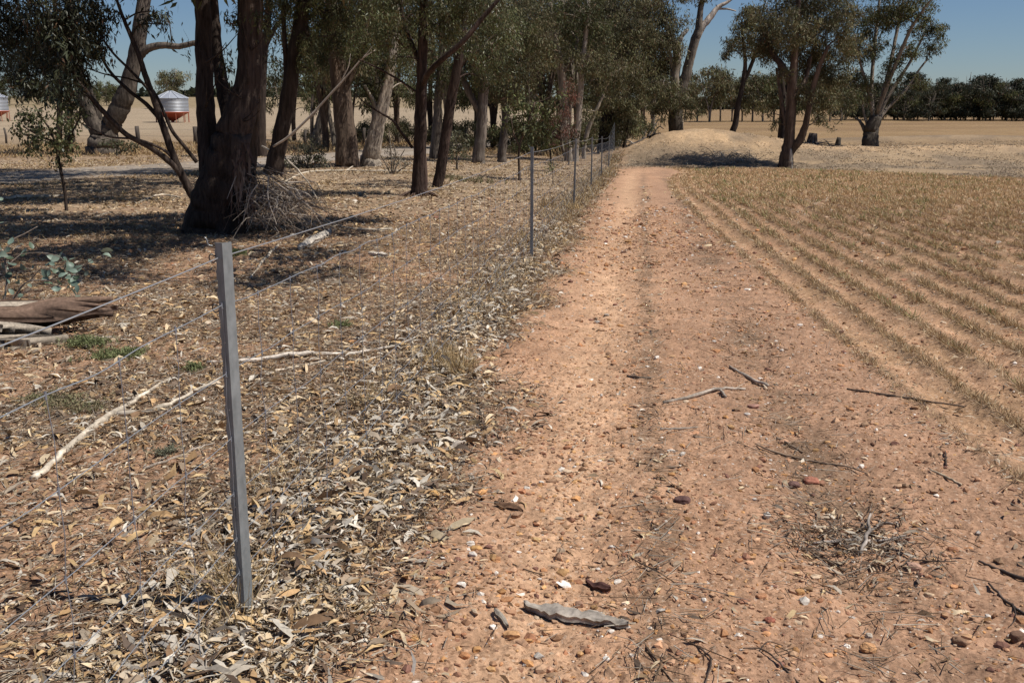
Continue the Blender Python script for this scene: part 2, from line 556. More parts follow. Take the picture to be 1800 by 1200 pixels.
for zi, nm in enumerate(['ground', 'dirt_track', 'stubble_field', 'dam_bank', 'paddock', 'gravel_road']):
    sel = q[zone == zi]
    if len(sel) == 0: continue
    ui, inv = np.unique(sel, return_inverse=True)
    mb = MB(); mb.add(V[ui], inv.reshape(-1, 4), None, CC[ui])
    if zi == 0:  # close the small hole under the camera
        pass
    o = mb.build(nm, M_EARTH)
    tag(o, {'ground': 'leaf strewn brown earth verge left of the wire fence', 'dirt_track': 'orange dirt vehicle track beside the fence',
            'stubble_field': 'sown field soil in curving rows right of the track', 'dam_bank': 'tan and grey earth bank at the end of the field',
            'paddock': 'flat dry tan paddocks stretching to the horizon', 'gravel_road': 'grey gravel road behind the roadside trees'}[nm],
        {'ground': 'ground', 'dirt_track': 'track', 'stubble_field': 'field', 'dam_bank': 'bank', 'paddock': 'paddock', 'gravel_road': 'road'}[nm], kind='structure')


def on(x, y, dz=0.0):
    return np.stack([x, y, hz(x, y) + dz], -1)


def pick(pal, n, jit=.15):
    pal = np.asarray(pal, float)
    c = pal[RNG.integers(0, len(pal), n)]
    return np.clip(c * (1 + RNG.normal(0, jit, (n, 1))), .004, .9)


# ------------------------------------------------------------------ loose cover on the ground
LIT = [(.60, .46, .29), (.52, .35, .17), (.56, .40, .21), (.42, .36, .28), (.54, .48, .39), (.38, .24, .12), (.48, .30, .145), (.20, .12, .065), (.11, .07, .045), (.40, .32, .23), (.27, .20, .135), (.50, .39, .25), (.17, .12, .085), (.30, .20, .11)]


def polar(n, r0, r1, a0, a1):
    r = r0 + (r1 - r0) * RNG.random(n); a_ = np.radians(a0 + (a1 - a0) * RNG.random(n))
    return r * np.sin(a_), r * np.cos(a_)


mb = MB()
x, y = polar(230000, 1.6, 15, -38, 10)
u, v = uv(x, y)
pr = litter_amt(x, y)
pr = np.where(u > .3, pr * .8, pr)
k = RNG.random(len(x)) < pr * (.68 + .4 * np.exp(-((u - .05) / .4) ** 2))
x, y = x[k], y[k]; nn = len(x)
heap = np.exp(-((uv(x, y)[0] - .05) / .35) ** 2)
L = RNG.lognormal(math.log(.038), .58, nn).clip(.010, .14)
strips(mb, on(x, y, .003 + RNG.random(nn) * (.010 + .03 * heap)), RNG.random(nn) * 6.28, RNG.normal(0, .24, nn) , L, L * RNG.uniform(.12, .27, nn), RNG.normal(.10, .13, nn), np.where(RNG.random((nn, 1)) < heap[:, None] * .32, pick([(.50, .45, .37), (.58, .52, .43), (.42, .37, .30), (.36, .31, .25), (.54, .45, .33)], nn), pick(LIT, nn)))
x, y = polar(150000, 1.6, 11, -38, 10)
k = RNG.random(len(x)) < litter_amt(x, y) * .8
x, y = x[k], y[k]; nn = len(x)
L = RNG.lognormal(math.log(.014), .4, nn).clip(.005, .035)
strips(mb, on(x, y, .004 + RNG.random(nn) * .012), RNG.random(nn) * 6.28, RNG.normal(0, .3, nn), L, L * RNG.uniform(.15, .6, nn), RNG.normal(.08, .12, nn), pick([(.34, .24, .15), (.24, .16, .10), (.45, .34, .22), (.15, .10, .065), (.52, .43, .31), (.30, .24, .18)], nn))
x, y = polar(42000, 15, 42, -38, 6)
u, v = uv(x, y)
k = RNG.random(len(x)) < np.where(u < .4, .75, 0) * (1 - .9 * (road_dist(x, y) < 2.2))
x, y = x[k], y[k]; nn = len(x)
L = RNG.uniform(.06, .13, nn)
strips(mb, on(x, y, .01), RNG.random(nn) * 6.28, RNG.normal(0, .25, nn), L, L * .26, RNG.normal(.1, .12, nn), pick(LIT, nn) * .55 + np.array([.40, .315, .21]) * .5)
# thin scatter over the track and the first rows, with denser drifts in the ruts
x, y = polar(46000, 1.8, 26, -14, 34)
u, v = uv(x, y)
nnz = fbm(x * 1.6, y * 1.6, 3, 61)
pt = .06 + .95 * np.exp(-((u - 1.30 - (nnz - .5) * .3) / .10) ** 2) * sst(.34, .52, nnz) + .5 * np.exp(-((u - 2.02) / .16) ** 2) * sst(.45, .62, nnz) + .5 * np.exp(-((x - edge_x(y)) / .09) ** 2) * sst(.4, .6, nnz)
pt = np.where(u < .3, 0, pt)
k = RNG.random(len(x)) < pt * .55
x, y = x[k], y[k]; nn = len(x)
L = RNG.lognormal(math.log(.042), .35, nn).clip(.015, .10) * np.clip(np.hypot(x, y) / 8, 1, 3)
strips(mb, on(x, y, .006), RNG.random(nn) * 6.28, RNG.normal(0, .2, nn), L, L * RNG.uniform(.15, .3, nn), RNG.normal(.1, .12, nn), pick(LIT, nn))
# the drift on the right of the track
c = G(1510, 945)
x = c[0] + RNG.normal(0, .13, 420); y = c[1] + RNG.normal(0, .16, 420); nn = 420
L = RNG.uniform(.02, .075, nn)
strips(mb, on(x, y, .006 + RNG.random(nn) * .012), RNG.random(nn) * 6.28, RNG.normal(0, .3, nn), L, L * .17, RNG.normal(.1, .15, nn), pick([LIT[3], LIT[8], LIT[9], LIT[10], LIT[12], LIT[0], LIT[7]], nn))
tag(mb.build('leaf_litter', M_LITTER), 'curled dry gum leaves strewn along the fence line', 'leaf litter', kind='stuff')

mb = MB()
x, y = polar(80000, 1.6, 14, -38, 34)
u, v = uv(x, y)
la = litter_amt(x, y)
k = RNG.random(len(x)) < np.where(u < .6, la * .95, .028 + .30 * np.exp(-((u - 1.3) / .10) ** 2) + .2 * np.exp(-((u - 2.02) / .2) ** 2))
x, y = x[k], y[k]; nn = len(x)
yaw = RNG.random(nn) * 6.28; L = RNG.lognormal(math.log(.075), .5, nn).clip(.02, .35)
A = on(x, y, .006 + RNG.random(nn) * .02); x2 = x + np.cos(yaw) * L; y2 = y + np.sin(yaw) * L
B = on(x2, y2, .006 + RNG.random(nn) * .025)
r = RNG.uniform(.0008, .0026, nn)
prisms(mb, A, B, r, r * .6, pick([(.20, .14, .09), (.12, .08, .05), (.33, .28, .22), (.42, .36, .28), (.26, .17, .10)], nn))
xd = c[0] + RNG.normal(0, .17, 260); yd = c[1] + RNG.normal(0, .20, 260); yw = RNG.random(260) * 6.28; Ld = RNG.lognormal(math.log(.07), .5, 260)
prisms(mb, on(xd, yd, .006 + RNG.random(260) * .02), on(xd + np.cos(yw) * Ld, yd + np.sin(yw) * Ld, .006 + RNG.random(260) * .03), RNG.uniform(.001, .003, 260), .001, pick([(.20, .14, .09), (.10, .07, .05), (.30, .25, .20)], 260))
tag(mb.build('twig_litter', M_TWIG), 'fine dry twigs lying among fallen leaves and dirt', 'twigs', kind='stuff')

# pebbles
ico = bpy.data.meshes.new('tmp')
import bmesh
bm = bmesh.new(); bmesh.ops.create_icosphere(bm, subdivisions=1, radius=1)
IV = np.array([v_.co[:] for v_ in bm.verts]); IT = np.array([[v_.index for v_ in f_.verts] for f_ in bm.faces]); bm.free()
bm = bmesh.new(); bmesh.ops.create_icosphere(bm, subdivisions=3, radius=1)
I2V = np.array([v_.co[:] for v_ in bm.verts]); I2T = np.array([[v_.index for v_ in f_.verts] for f_ in bm.faces]); bm.free()
bpy.data.meshes.remove(ico)
STONE = [(.42, .25, .15), (.40, .22, .125), (.45, .27, .16), (.36, .21, .13), (.40, .24, .14), (.46, .24, .10), (.50, .29, .13), (.42, .21, .10), (.36, .17, .09), (.40, .25, .15), (.50, .37, .25), (.30, .15, .09), (.45, .28, .17), (.42, .27, .17), (.38, .23, .14), (.40, .25, .15), (.44, .26, .14), (.36, .20, .11), (.62, .55, .47), (.20, .10, .07)]
x, y = polar(150000, 1.7, 19, -22, 34)
u, v = uv(x, y)
k = RNG.random(len(x)) < np.where(u > .25, .35 + .6 * sst(.38, .6, fbm(x * 2.3, y * 2.3, 2, 95)), .10) * np.where(x > edge_x(y), .35, 1)
x, y = x[k], y[k]; nn = len(x)
s = (RNG.lognormal(math.log(.0040), .62, nn) * np.where((uv(x, y)[0] < 1.0) & (y < 5), 1.3, 1.0)).clip(.002, .022) * np.clip(np.hypot(x, y) / 7, 1, 2)
sx = s * RNG.uniform(.8, 1.5, nn); sy = s * RNG.uniform(.7, 1.1, nn); sz = s * RNG.uniform(.45, .8, nn)
yaw = RNG.random(nn) * 6.28
P = IV[None] * (1 + RNG.normal(0, .24, (nn, len(IV), 1)))
P = P * np.stack([sx, sy, sz], -1)[:, None]
Px = P[..., 0] * np.cos(yaw)[:, None] - P[..., 1] * np.sin(yaw)[:, None]; Py = P[..., 0] * np.sin(yaw)[:, None] + P[..., 1] * np.cos(yaw)[:, None]
c = on(x, y)
P = np.stack([Px, Py, P[..., 2]], -1) + (c + np.stack([0 * s, 0 * s, sz * .12], -1))[:, None]
mb = MB()
mb.add(P.reshape(-1, 3), None, (IT[None] + (np.arange(nn) * len(IV))[:, None, None]).reshape(-1, 3), np.repeat(pick(STONE, nn, .2), len(IV), 0))
tag(mb.build('pebbles', M_STONE, smooth=False), 'small orange brown and white stones on the dirt track', 'pebbles', kind='stuff')

# standing stubble rows
mb = MB()
nt_ = 96000
r = 2.2 + (44 - 2.2) * RNG.random(nt_) ** .9; a_ = np.radians(-1 + 41 * RNG.random(nt_))
x = r * np.sin(a_); y = r * np.cos(a_)
ph = row_phase(x, y); kk = np.round(ph)
sprd = np.clip(.055 + (r - 17) * .012, .055, .5)
x = edge_x(y) + (kk + RNG.normal(0, 1, nt_) * sprd) * .36
dens = fbm(x * 1.5 + kk * 7, y * 1.5, 3, 71)
keep = (kk >= 0) & (y < bound_y(x) + .3) & (RNG.random(nt_) < np.clip((dens - .28) * 4.5, 0.04, 1) * np.where(kk < 1, .55, np.where(kk < 3, .8, 1)))
x, y, kk = x[keep], y[keep], kk[keep]; nn = len(x); d = np.hypot(x, y)
hgt_ = np.where(kk < 1, .045, np.where(kk < 2, .055, .066)) * RNG.uniform(.6, 1.35, nn) * np.clip(d / 12, 1, 1.35)
green = (RNG.random(nn) < .15 * sst(.45, .6, fbm(x * .8, y * .8, 2, 72)) + .03) & (kk > 1)
nb = 7
X_ = np.repeat(x, nb) + RNG.normal(0, .014, nn * nb) * np.repeat(np.clip(d / 12, 1, 2), nb); Y_ = np.repeat(y, nb) + RNG.normal(0, .02, nn * nb) * np.repeat(np.clip(d / 6, 1, 3), nb)
D = nrm(np.stack([RNG.normal(0, .55, nn * nb), RNG.normal(0, .55, nn * nb), np.ones(nn * nb) * RNG.uniform(.25, 1.1, nn * nb)], -1))
gcol = pick([(.20, .23, .08), (.24, .25, .10)], nn * nb); scol = pick([(.55, .365, .20), (.45, .285, .15), (.62, .45, .275), (.34, .20, .105), (.50, .33, .18)], nn * nb)
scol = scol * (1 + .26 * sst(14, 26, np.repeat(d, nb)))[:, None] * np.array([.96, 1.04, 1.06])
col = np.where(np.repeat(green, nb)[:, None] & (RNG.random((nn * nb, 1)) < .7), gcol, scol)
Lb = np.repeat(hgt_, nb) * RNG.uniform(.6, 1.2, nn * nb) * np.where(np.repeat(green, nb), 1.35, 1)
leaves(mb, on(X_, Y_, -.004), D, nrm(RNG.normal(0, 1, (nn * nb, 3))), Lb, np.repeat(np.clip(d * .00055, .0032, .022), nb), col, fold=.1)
# broken straw lying between the rows
xx, yy = polar(36000, 3.2, 30, -1, 35)
kk2 = (xx > edge_x(yy) - .15) & (yy < bound_y(xx)) & (RNG.random(len(xx)) < .35 + .6 * (np.cos(2 * math.pi * row_phase(xx, yy)) > .2))
xx, yy = xx[kk2], yy[kk2]; n9 = len(xx)
Ls = RNG.uniform(.02, .075, n9) * np.clip(np.hypot(xx, yy) / 10, 1, 2.2)
strips(mb, on(xx, yy, .006 + .012 * RNG.random(n9)), RNG.random(n9) * 6.28, RNG.normal(0, .2, n9), Ls, Ls * .10 + .001, RNG.normal(.05, .06, n9), pick([(.55, .42, .26), (.46, .32, .18), (.62, .52, .38), (.30, .20, .12), (.18, .12, .08), (.40, .33, .25)], n9))
tag(mb.build('straw_stubble', M_STRAW), 'short dry straw stubble with green shoots in curving rows', 'stubble', kind='stuff')

# dry grass on the verge and small weeds on the bank
mb = MB()


def tufts(x, y, hgt, nb, pal, spread=.03, lean=.5, wd=.0035):
    nn = len(x)
    if nn == 0: return
    X_ = np.repeat(x, nb) + RNG.normal(0, spread, nn * nb); Y_ = np.repeat(y, nb) + RNG.normal(0, spread, nn * nb)
    D = nrm(np.stack([RNG.normal(0, lean, nn * nb), RNG.normal(0, lean, nn * nb), RNG.uniform(.3, 1, nn * nb)], -1))
    dd = np.hypot(X_, Y_)
    leaves(mb, on(X_, Y_, -.004), D, nrm(RNG.normal(0, 1, (nn * nb, 3))), np.repeat(hgt, nb) * RNG.uniform(.5, 1.2, nn * nb), np.clip(dd * .00065, wd, .03), pick(pal, nn * nb), fold=.1)


DRY = [(.42, .30, .15), (.36, .25, .12), (.48, .37, .21), (.30, .19, .09), (.26, .17, .10)]
# along the wire
v = RNG.uniform(-2, 48, 5200) ** 1.0; u = RNG.normal(.0, .2, 5200)
x = F0[0] + FT[0] * v + FN[0] * u; y = F0[1] + FT[1] * v + FN[1] * u
k = (y > 1.5) & (fbm(x * 1.1, y * 1.1, 2, 81) > np.where(v > 4, .40, .47))
tufts(x[k], y[k], RNG.uniform(.06, .18, k.sum()), 7, DRY + [(.46, .40, .30), (.34, .28, .21)], .04, 1.1, .0026)
for px, py, nq in ((800, 655, 26), (775, 640, 14), (960, 365, 10), (470, 860, 8), (650, 720, 8), (1005, 370, 10), (405, 1065, 9), (425, 1090, 4), (380, 1050, 6)):
    c = G(px, py)
    tufts(c[0] + RNG.normal(0, .06, nq), c[1] + RNG.normal(0, .08, nq), np.full(nq, .19), 9, DRY[:3], .03, .35)
x, y = polar(9000, 7, 44, -36, 8)
u, v = uv(x, y)
k = (u < -.2) & (road_dist(x, y) > 2.1) & (fbm(x * .5, y * .5, 3, 82) > .46)
tufts(x[k], y[k], RNG.uniform(.05, .14, k.sum()), 6, DRY, .06, .9)
x, y = polar(26000, 33, 72, -2, 36)
u, v = uv(x, y)
k = (u > .4) & (y > bound_y(x) - .5) & (y < 58) & (fbm(x * .45, y * .45, 3, 83) > .44) & (np.exp(-((x - 8.6) / 3.3) ** 2 - ((y - 45.4) / 2.0) ** 2) < RNG.random(len(x)) * .8)
tufts(x[k], y[k], RNG.uniform(.04, .13, k.sum()), 4, [(.34, .26, .18), (.26, .20, .14), (.44, .35, .24), (.17, .13, .09), (.54, .45, .33)], .14, 1.6)
x, y = polar(5000, 44, 62, -38, 4)
k = (uv(x, y)[0] < 0) & (road_dist(x, y) > 2.1)
tufts(x[k], y[k], RNG.uniform(.12, .35, k.sum()), 6, DRY, .15, .6)
tag(mb.build('dry_grass', M_STRAW), 'sparse dry grass tufts along the fence and verge', 'grass', kind='stuff')

# ------------------------------------------------------------------ wire fence
def fpt(v, u=0.0, h=0.0):
    x = F0[0] + FT[0] * v + FN[0] * u; y = F0[1] + FT[1] * v + FN[1] * u
    return np.stack([x, y, h0(x, y) + h], -1)


def fence_v(px, py):
    p = G(px, py); return uv(p[0], p[1])[1]


PV = [-4.6, 0.0]
for px, hp in ((932, 195), (1007, 103), (1038, 78), (1056, 62), (1069, 49), (1079, 41), (1085.5, 36), (1090.5, 32), (1095, 29)):
    # where the fence line crosses that image column
    rx = (px - 900) / F
    vv = np.linspace(1, 90, 4000); P = fpt(vv)
    zz = P[:, 1] * CP + (EYE - P[:, 2]) * SP
    PV.append(float(vv[np.argmin(np.abs(P[:, 0] / zz - rx))]))
print('post spacing', [round(k, 1) for k in PV])
fence = thing('wire_fence', 'long wire netting fence on grey steel posts beside the dirt track', 'fence', fpt(np.array(0.0)))
fl = np.array(fence.location)
STEEL = np.array([.235, .25, .25])


def post_mb(v, hgt, lean, turn=0.0):
    """folded steel section: two flanges meeting at an edge, the left one notched along its free side"""
    mb = MB()
    base = fpt(np.array(v)); kx, ky = base[0], base[1]
    ct, st_ = math.cos(turn), math.sin(turn); Rm = np.array([[ct, -st_], [st_, ct]]); d1 = Rm @ [.83, .55]; d2 = Rm @ [-.74, .67]; t_ = .0032
    zs = [-.15]
    while zs[-1] < hgt:
        zs += [zs[-1] + .022, zs[-1] + .030]
    zs = np.array(zs[:-1]); zs = np.append(zs[zs < hgt], hgt)
    nz = len(zs)
    corner = np.zeros((nz, 2)) + [kx, ky]
    corner = corner + np.outer(zs, lean)
    prof = []
    wl_ = np.where(np.arange(nz) % 4 < 2, .029, .0255); wl_[-1] = .029
    n1 = np.array([d1[1], -d1[0]]); n2 = np.array([-d2[1], d2[0]])
    a = corner + d2 * wl_[:, None]
    b2 = corner + d1 * .033
    c2 = b2 + np.array([-n1[0], -n1[1]]) * .012            # return lip at the back of the wide flange
    rings = [a, corner, b2, c2, c2 - d1 * t_, b2 - n1 * t_ - d1 * t_, corner - (n1 + n2) * t_ * .9, a - n2 * t_]
    V = np.stack([np.concatenate([k, (zs + base[2])[:, None]], 1) for k in rings], 1)
    m_ = len(rings)
    i = np.arange(nz - 1)[:, None] * m_; j = np.arange(m_)[None]; j2 = (j + 1) % m_
    q = np.stack([i + j, i + j2, i + m_ + j2, i + m_ + j], -1).reshape(-1, 4)
    top = (nz - 1) * m_
    q = np.vstack([q, [[top + 0, top + 1, top + 6, top + 7], [top + 1, top + 2, top + 5, top + 6], [top + 2, top + 3, top + 4, top + 5]]])
    mb.add(V.reshape(-1, 3), q, None, STEEL)
    return mb, base, d1, d2, n1, n2


NETH = [1.02, .82, .61, .43, .28, .165, .06]
TOP = 1.17
for i, v in enumerate(PV):
    hgt = 1.215 + (0 if i == 1 else RNG.normal(0, .02))
    lean = np.array([.004, .0]) if i == 1 else np.array([RNG.normal(0, .010), RNG.normal(0, .01)])
    mb, base, d1, d2, n1, n2 = post_mb(v, hgt, lean, .30 if i < 2 else -.82 + RNG.normal(0, .04))
    po = mb.build('fence_post', M_POST, fence, fl, smooth=False)
    for hh in (TOP, NETH[0], NETH[3], NETH[5]):
        q0 = np.array([base[0] + d2[0] * .027 + lean[0] * hh, base[1] + d2[1] * .027, base[2] + hh])
        c = MB()
        tube(c, smooth_line([q0 + [0, 0, .004], q0 + [-.012, -.006, .012], q0 + [-.018, -.004, 0], q0 + [-.010, -.002, -.014], q0 + [.004, .004, -.006]], 4), .0021, 5, (.10, .10, .10))
        if i < 5: c.build('wire_clip', M_WIRE, po, fl)
    if i < 4:
        q0 = np.array([base[0] + d2[0] * .029, base[1] + d2[1] * .029, base[2] + hgt - .01])
        c = MB()
        tube(c, smooth_line([q0, q0 + [-.012, -.004, .004], q0 + [-.016, -.004, .02], q0 + [-.022, -.004, .026]], 4), .0026, 5, (.22, .23, .23))
        c.build('top_hook', M_WIRE, po, fl)
    if i < 5:   # pale discs down the shaded flange, painted as light through punched holes
        for hh in np.arange(.18, hgt - .1, .105):
            if RNG.random() < .2: continue
            hl = MB()
            ctr = np.array([base[0] + d2[0] * .011 + n2[0] * .0012 + lean[0] * hh, base[1] + d2[1] * .011 + n2[1] * .0012, base[2] + hh])
            th = np.arange(8) / 8 * 6.283
            e1 = np.array([d2[0], d2[1], 0])
            ring = ctr + np.cos(th)[:, None] * e1 * .0024 + np.sin(th)[:, None] * np.array([0, 0, .0024])
            k2 = ctr + np.array([n2[0], n2[1], 0]) * .0012
            hl.add(np.vstack([ring, k2]), None, [[a_, (a_ + 1) % 8, 8] for a_ in range(8)], (.62, .58, .5))
            hl.build('hole_light_disc', M_POST, po, fl)

vs = np.arange(-3.0, 62, .30)
UO = -.012
wires = MB()
vv = np.concatenate([np.arange(-3, 12, .05), np.arange(12, 62, .5)])
ppos = np.array(PV)


def sag(v, amt):
    i = np.clip(np.searchsorted(ppos, v) - 1, 0, len(ppos) - 2)
    t = np.clip((v - ppos[i]) / (ppos[i + 1] - ppos[i]), 0, 1)
    return -amt * 4 * t * (1 - t)


zline = np.interp(vv, ppos, h0(*(fpt(ppos)[:, :2].T)))        # wires run straight from post to post


def wire_pts(h, v, am=.02, wob=.004, sd=0):
    P = fpt(v, UO)
    zb = np.interp(v, ppos, h0(*(fpt(ppos)[:, :2].T)))
    P[:, 2] = zb + h + sag(v, am) + (vn2(v * 4.3, h * 9, sd) - .5) * wob * 2
    return P


P = wire_pts(TOP, vv, .03, .001)
prisms(wires, P[:-1], P[1:], .0021, .0021, (.42, .43, .44), 5)
wires.build('top_wire', M_WIRE, fence, fl)
net = MB()
for k, h in enumerate(NETH):
    P = wire_pts(h, vv, .02, .010, k)
    P[:, 0] += (vn2(vv * 3, h * 7, 5) - .5) * .012
    prisms(net, P[:-1], P[1:], .0015 if k else .0018, .0015 if k else .0018, (.36, .38, .40), 4)
for k in range(len(NETH) - 1):
    A = wire_pts(NETH[k], vs, .02, .010, k); B = wire_pts(NETH[k + 1], vs, .02, .010, k + 1)
    A[:, 0] += (vn2(vs * 3, NETH[k] * 7, 5) - .5) * .012; B[:, 0] += (vn2(vs * 3, NETH[k + 1] * 7, 5) - .5) * .012
    o_ = np.stack([RNG.normal(0, .006, len(vs)), RNG.normal(0, .006, len(vs)), 0 * vs], -1)
    Mi = (A + B) / 2 + o_
    prisms(net, A, Mi, .0012, .0012, (.30, .32, .36), 4); prisms(net, Mi, B, .0012, .0012, (.30, .32, .36), 4)
    kn = vs < 14
    prisms(net, A[kn] + [0, 0, .008], A[kn] - [0, 0, .010], .0032, .0032, (.30, .33, .38), 5)
net.build('wire_netting', M_WIRE, fence, fl)

# old post-and-wire fence on the far side of the road
fx = []
for px in (-120, -60, 10, 66, 130, 190, 243, 295, 343, 395, 440, 490, 536, 587, 640, 700, 760, 820, 880):
    p = W(px, 245, 58.0 - (px - 243) * .006)
    fx.append((px, p[0], p[1]))
zf = lambda x_, y_: float(h0(x_, y_)) - .02
of = thing('post_and_wire_fence', 'old timber post and wire fence beyond the gravel road', 'fence', (fx[6][1], fx[6][2], zf(fx[6][1], fx[6][2])))
ol = np.array(of.location)
for k, (px, x_, y_) in enumerate(fx):
    mb = MB()
    big = px in (243, 343); rr = .13 if big else .055 + .03 * RNG.random()
    hh = 1.0 if big else RNG.uniform(.8, 1.05)
    tube(mb, [(x_, y_, zf(x_, y_) - .2), (x_ + RNG.normal(0, .02), y_, zf(x_, y_) + hh * .5), (x_ + RNG.normal(0, .03), y_, zf(x_, y_) + hh)], [rr, rr * .95, rr * .9], 9, (.085, .07, .058), .15)
    mb.build('timber_post', M_WOOD, of, ol)
mb = MB()
for hh in (.45, .82):
    P = np.array([(x_, y_, zf(x_, y_) + hh) for _, x_, y_ in fx]); prisms(mb, P[:-1], P[1:], .006, .006, (.22, .21, .2), 3)
mb.build('wire', M_WIRE, of, ol)

# ------------------------------------------------------------------ trees
BARKS = {'dark': (.055, .040, .032), 'brown': (.105, .075, .055), 'grey': (.17, .14, .11), 'pale': (.33, .275, .215), 'red': (.056, .037, .029)}
GREENS = [(.078, .088, .030), (.100, .104, .040), (.062, .072, .026), (.125, .120, .052), (.110, .088, .040), (.085, .096, .038)]
OLIVE = [(.125, .115, .052), (.142, .122, .060), (.098, .096, .042), (.155, .122, .066), (.108, .112, .050)]
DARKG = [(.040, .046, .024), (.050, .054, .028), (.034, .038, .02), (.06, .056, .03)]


class Tree:
    def __init__(s, name, label, px, py, Y=None, bark='dark', pal=GREENS, group=None, cat='tree', far=None):
        if Y is None:
            p = G(px, py); s.Y = p[1]
            s.b = p
        else:
            s.Y = Y; p = W(px, py, Y); s.b = np.array([p[0], Y, float(h0(p[0], Y))])
        s.name, s.label, s.cat, s.group = name, label, cat, group
        s.bark = np.array(BARKS[bark]) if isinstance(bark, str) else np.array(bark)
        s.pal = pal; s.tr = MB(); s.cr = MB(); s.sk = []; s.skr = []
        s.far = s.Y > 24 if far is None else far
        s.cm = 1.0
        s.leaf = float(np.clip(.0034 * s.Y, .08, .36))

    def limb_w(s, P, r, sides=8, rough=.14, tone=1.0, col=None, cap=True):
        P = np.asarray(P, float); r = np.asarray(r, float)
        S = smooth_line(np.column_stack([P, r]), 5)
        P, r = S[:, :3], np.maximum(S[:, 3], .002)
        if len(P) > 4:
            j = RNG.normal(0, 1, P.shape) * (r * .05)[:, None]; j[:2] = 0; P = P + j
        base = s.bark * tone if col is None else np.array(col)
        cc = base[None] * (1 + RNG.normal(0, .04, (len(P), 1)))
        tube(s.tr, P, r, sides, cc, rough)
        s.sk.append(P); s.skr.append(r)

    def limb(s, pts, dy=0.0, sink=True, **kw):
        P = []; r = []
        y0 = s.Y
        for k, p in enumerate(pts):
            yy = y0 + dy * (k / max(1, len(pts) - 1)) + (p[3] if len(p) > 3 else 0)
            P.append(W(p[0], p[1], yy)); r.append(p[2] * yy / F)
        P = np.array(P)
        if sink and abs(P[0, 2] - s.b[2]) < .35 * max(1, s.Y / 20):
            P = np.vstack([P[0] * [1, 1, 0] + [0, 0, min(P[0, 2], float(h0(P[0, 0], P[0, 1]))) - .12], P]); r = [r[0] * 1.15] + r
        mr = max(r) * F / s.Y
        s.limb_w(P, r, int(np.clip(mr * 1.3, 4, 22)), **kw)

    def clump_w(s, c, R, cov=1.3, leaf=None, pal=None, droop=.9, connect=True, thin=1.0):
        c = np.asarray(c, float); R = np.asarray(R, float)
        lf = leaf or s.leaf
        la = lf * lf * .24 * .5 * .62
        n = int(cov * s.cm * math.pi * R[0] * R[2] / la)
        n = int(np.clip(n, 12, 14000))
        K = int(np.clip(n / 52, 4, 150))
        g = nrm(RNG.normal(0, 1, (K, 3))) * (RNG.random((K, 1)) ** .42)
        S = c + g * R
        if connect and s.sk:
            A = np.concatenate(s.sk); ar = np.concatenate(s.skr)
            dd = np.linalg.norm(A - c, axis=1) + np.maximum(0, A[:, 2] - c[2] + .1) * 1.5 + .0
            i = int(np.argmin(dd)); p0 = A[i]; r0 = min(ar[i] * .55, .02 + .02 * R.max())
            dist = np.linalg.norm(c - p0)
            mid = (p0 + c) / 2 + RNG.normal(0, .10, 3) * dist + np.array([0, 0, .08 * dist])
            hubs = [c]
            s.limb_w([p0, mid, c], [r0, r0 * .7, r0 * .45], 5, .1)
            nh = int(np.clip(K / 9, 2, 7))
            hubs = c + nrm(RNG.normal(0, 1, (nh, 3))) * R * RNG.uniform(.35, .6, (nh, 1))
            prisms(s.tr, np.repeat(c[None], nh, 0), hubs, r0 * .42, r0 * .22, s.bark * .9, 4)
            h_i = np.argmin(np.linalg.norm(S[:, None] - hubs[None], axis=2), axis=1)
            prisms(s.tr, hubs[h_i], S, r0 * .2, max(.0015, r0 * .07), s.bark * .9, 3)
        m_ = max(1, n // K)
        sg = .36 * R / K ** (1 / 3) * 1.35
        off = RNG.normal(0, 1, (K, m_, 3)) * sg
        off[..., 2] -= np.abs(RNG.normal(0, 1, (K, m_))) * sg[2] * .8
        C = (S[:, None] + off).reshape(-1, 3)
        D = nrm(RNG.normal(0, .55, (len(C), 3)) + np.array([0, 0, -droop]))
        Nn = nrm(np.repeat(nrm(RNG.normal(0, 1, (K, 3)) + [0, 0, .25]), m_, 0) + RNG.normal(0, .45, (len(C), 3)))
        p_ = np.asarray(pal if pal is not None else s.pal, float)
        tint = np.repeat(RNG.uniform(.6, 1.45, K), m_)[:, None] * RNG.uniform(.8, 1.25)  # random tint per sprig and clump, imitating lit and dim foliage
        col = pick(p_, len(C), .2) * tint
        brown = RNG.random(len(C)) < .05
        col[brown] = pick([(.15, .085, .045), (.12, .07, .04)], brown.sum())
        Lf = lf * RNG.uniform(.65, 1.25, len(C))
        leaves(s.cr, C, D, Nn, Lf, Lf * RNG.uniform(.18, .30, len(C)) * thin, col)

    def clump(s, px, py, rx, ry, cov=1.3, dy=0.0, **kw):
        yy = s.Y + dy
        c = W(px, py, yy); a = rx * yy / F; b_ = ry * yy / F
        s.clump_w(c, (a, (a + b_) * .5, b_), cov, **kw)

    def twig(s, pts, dy=0.0, tone=1.0, col=None):
        s.limb(pts, dy, sink=False, tone=tone, col=col, rough=.05)

    def done(s):
        root = thing(s.name, s.label, s.cat, s.b, s.group)
        if s.tr.n: s.tr.build('trunk', M_BARKF if s.far else M_BARK, root, s.b)
        if s.cr.n: s.cr.build('crown' if s.cat == 'tree' else 'foliage', M_LEAFF if s.far else M_LEAF, root, s.b, smooth=False)
        return root


def rough_leafy(t, n_, x0, x1, y0, y1, rr, cov):
    for _ in range(n_):
        t.clump(RNG.uniform(x0, x1), RNG.uniform(y0, y1), rr * RNG.uniform(.7, 1.3), rr * RNG.uniform(.6, 1.1), cov, dy=RNG.normal(0, .6))


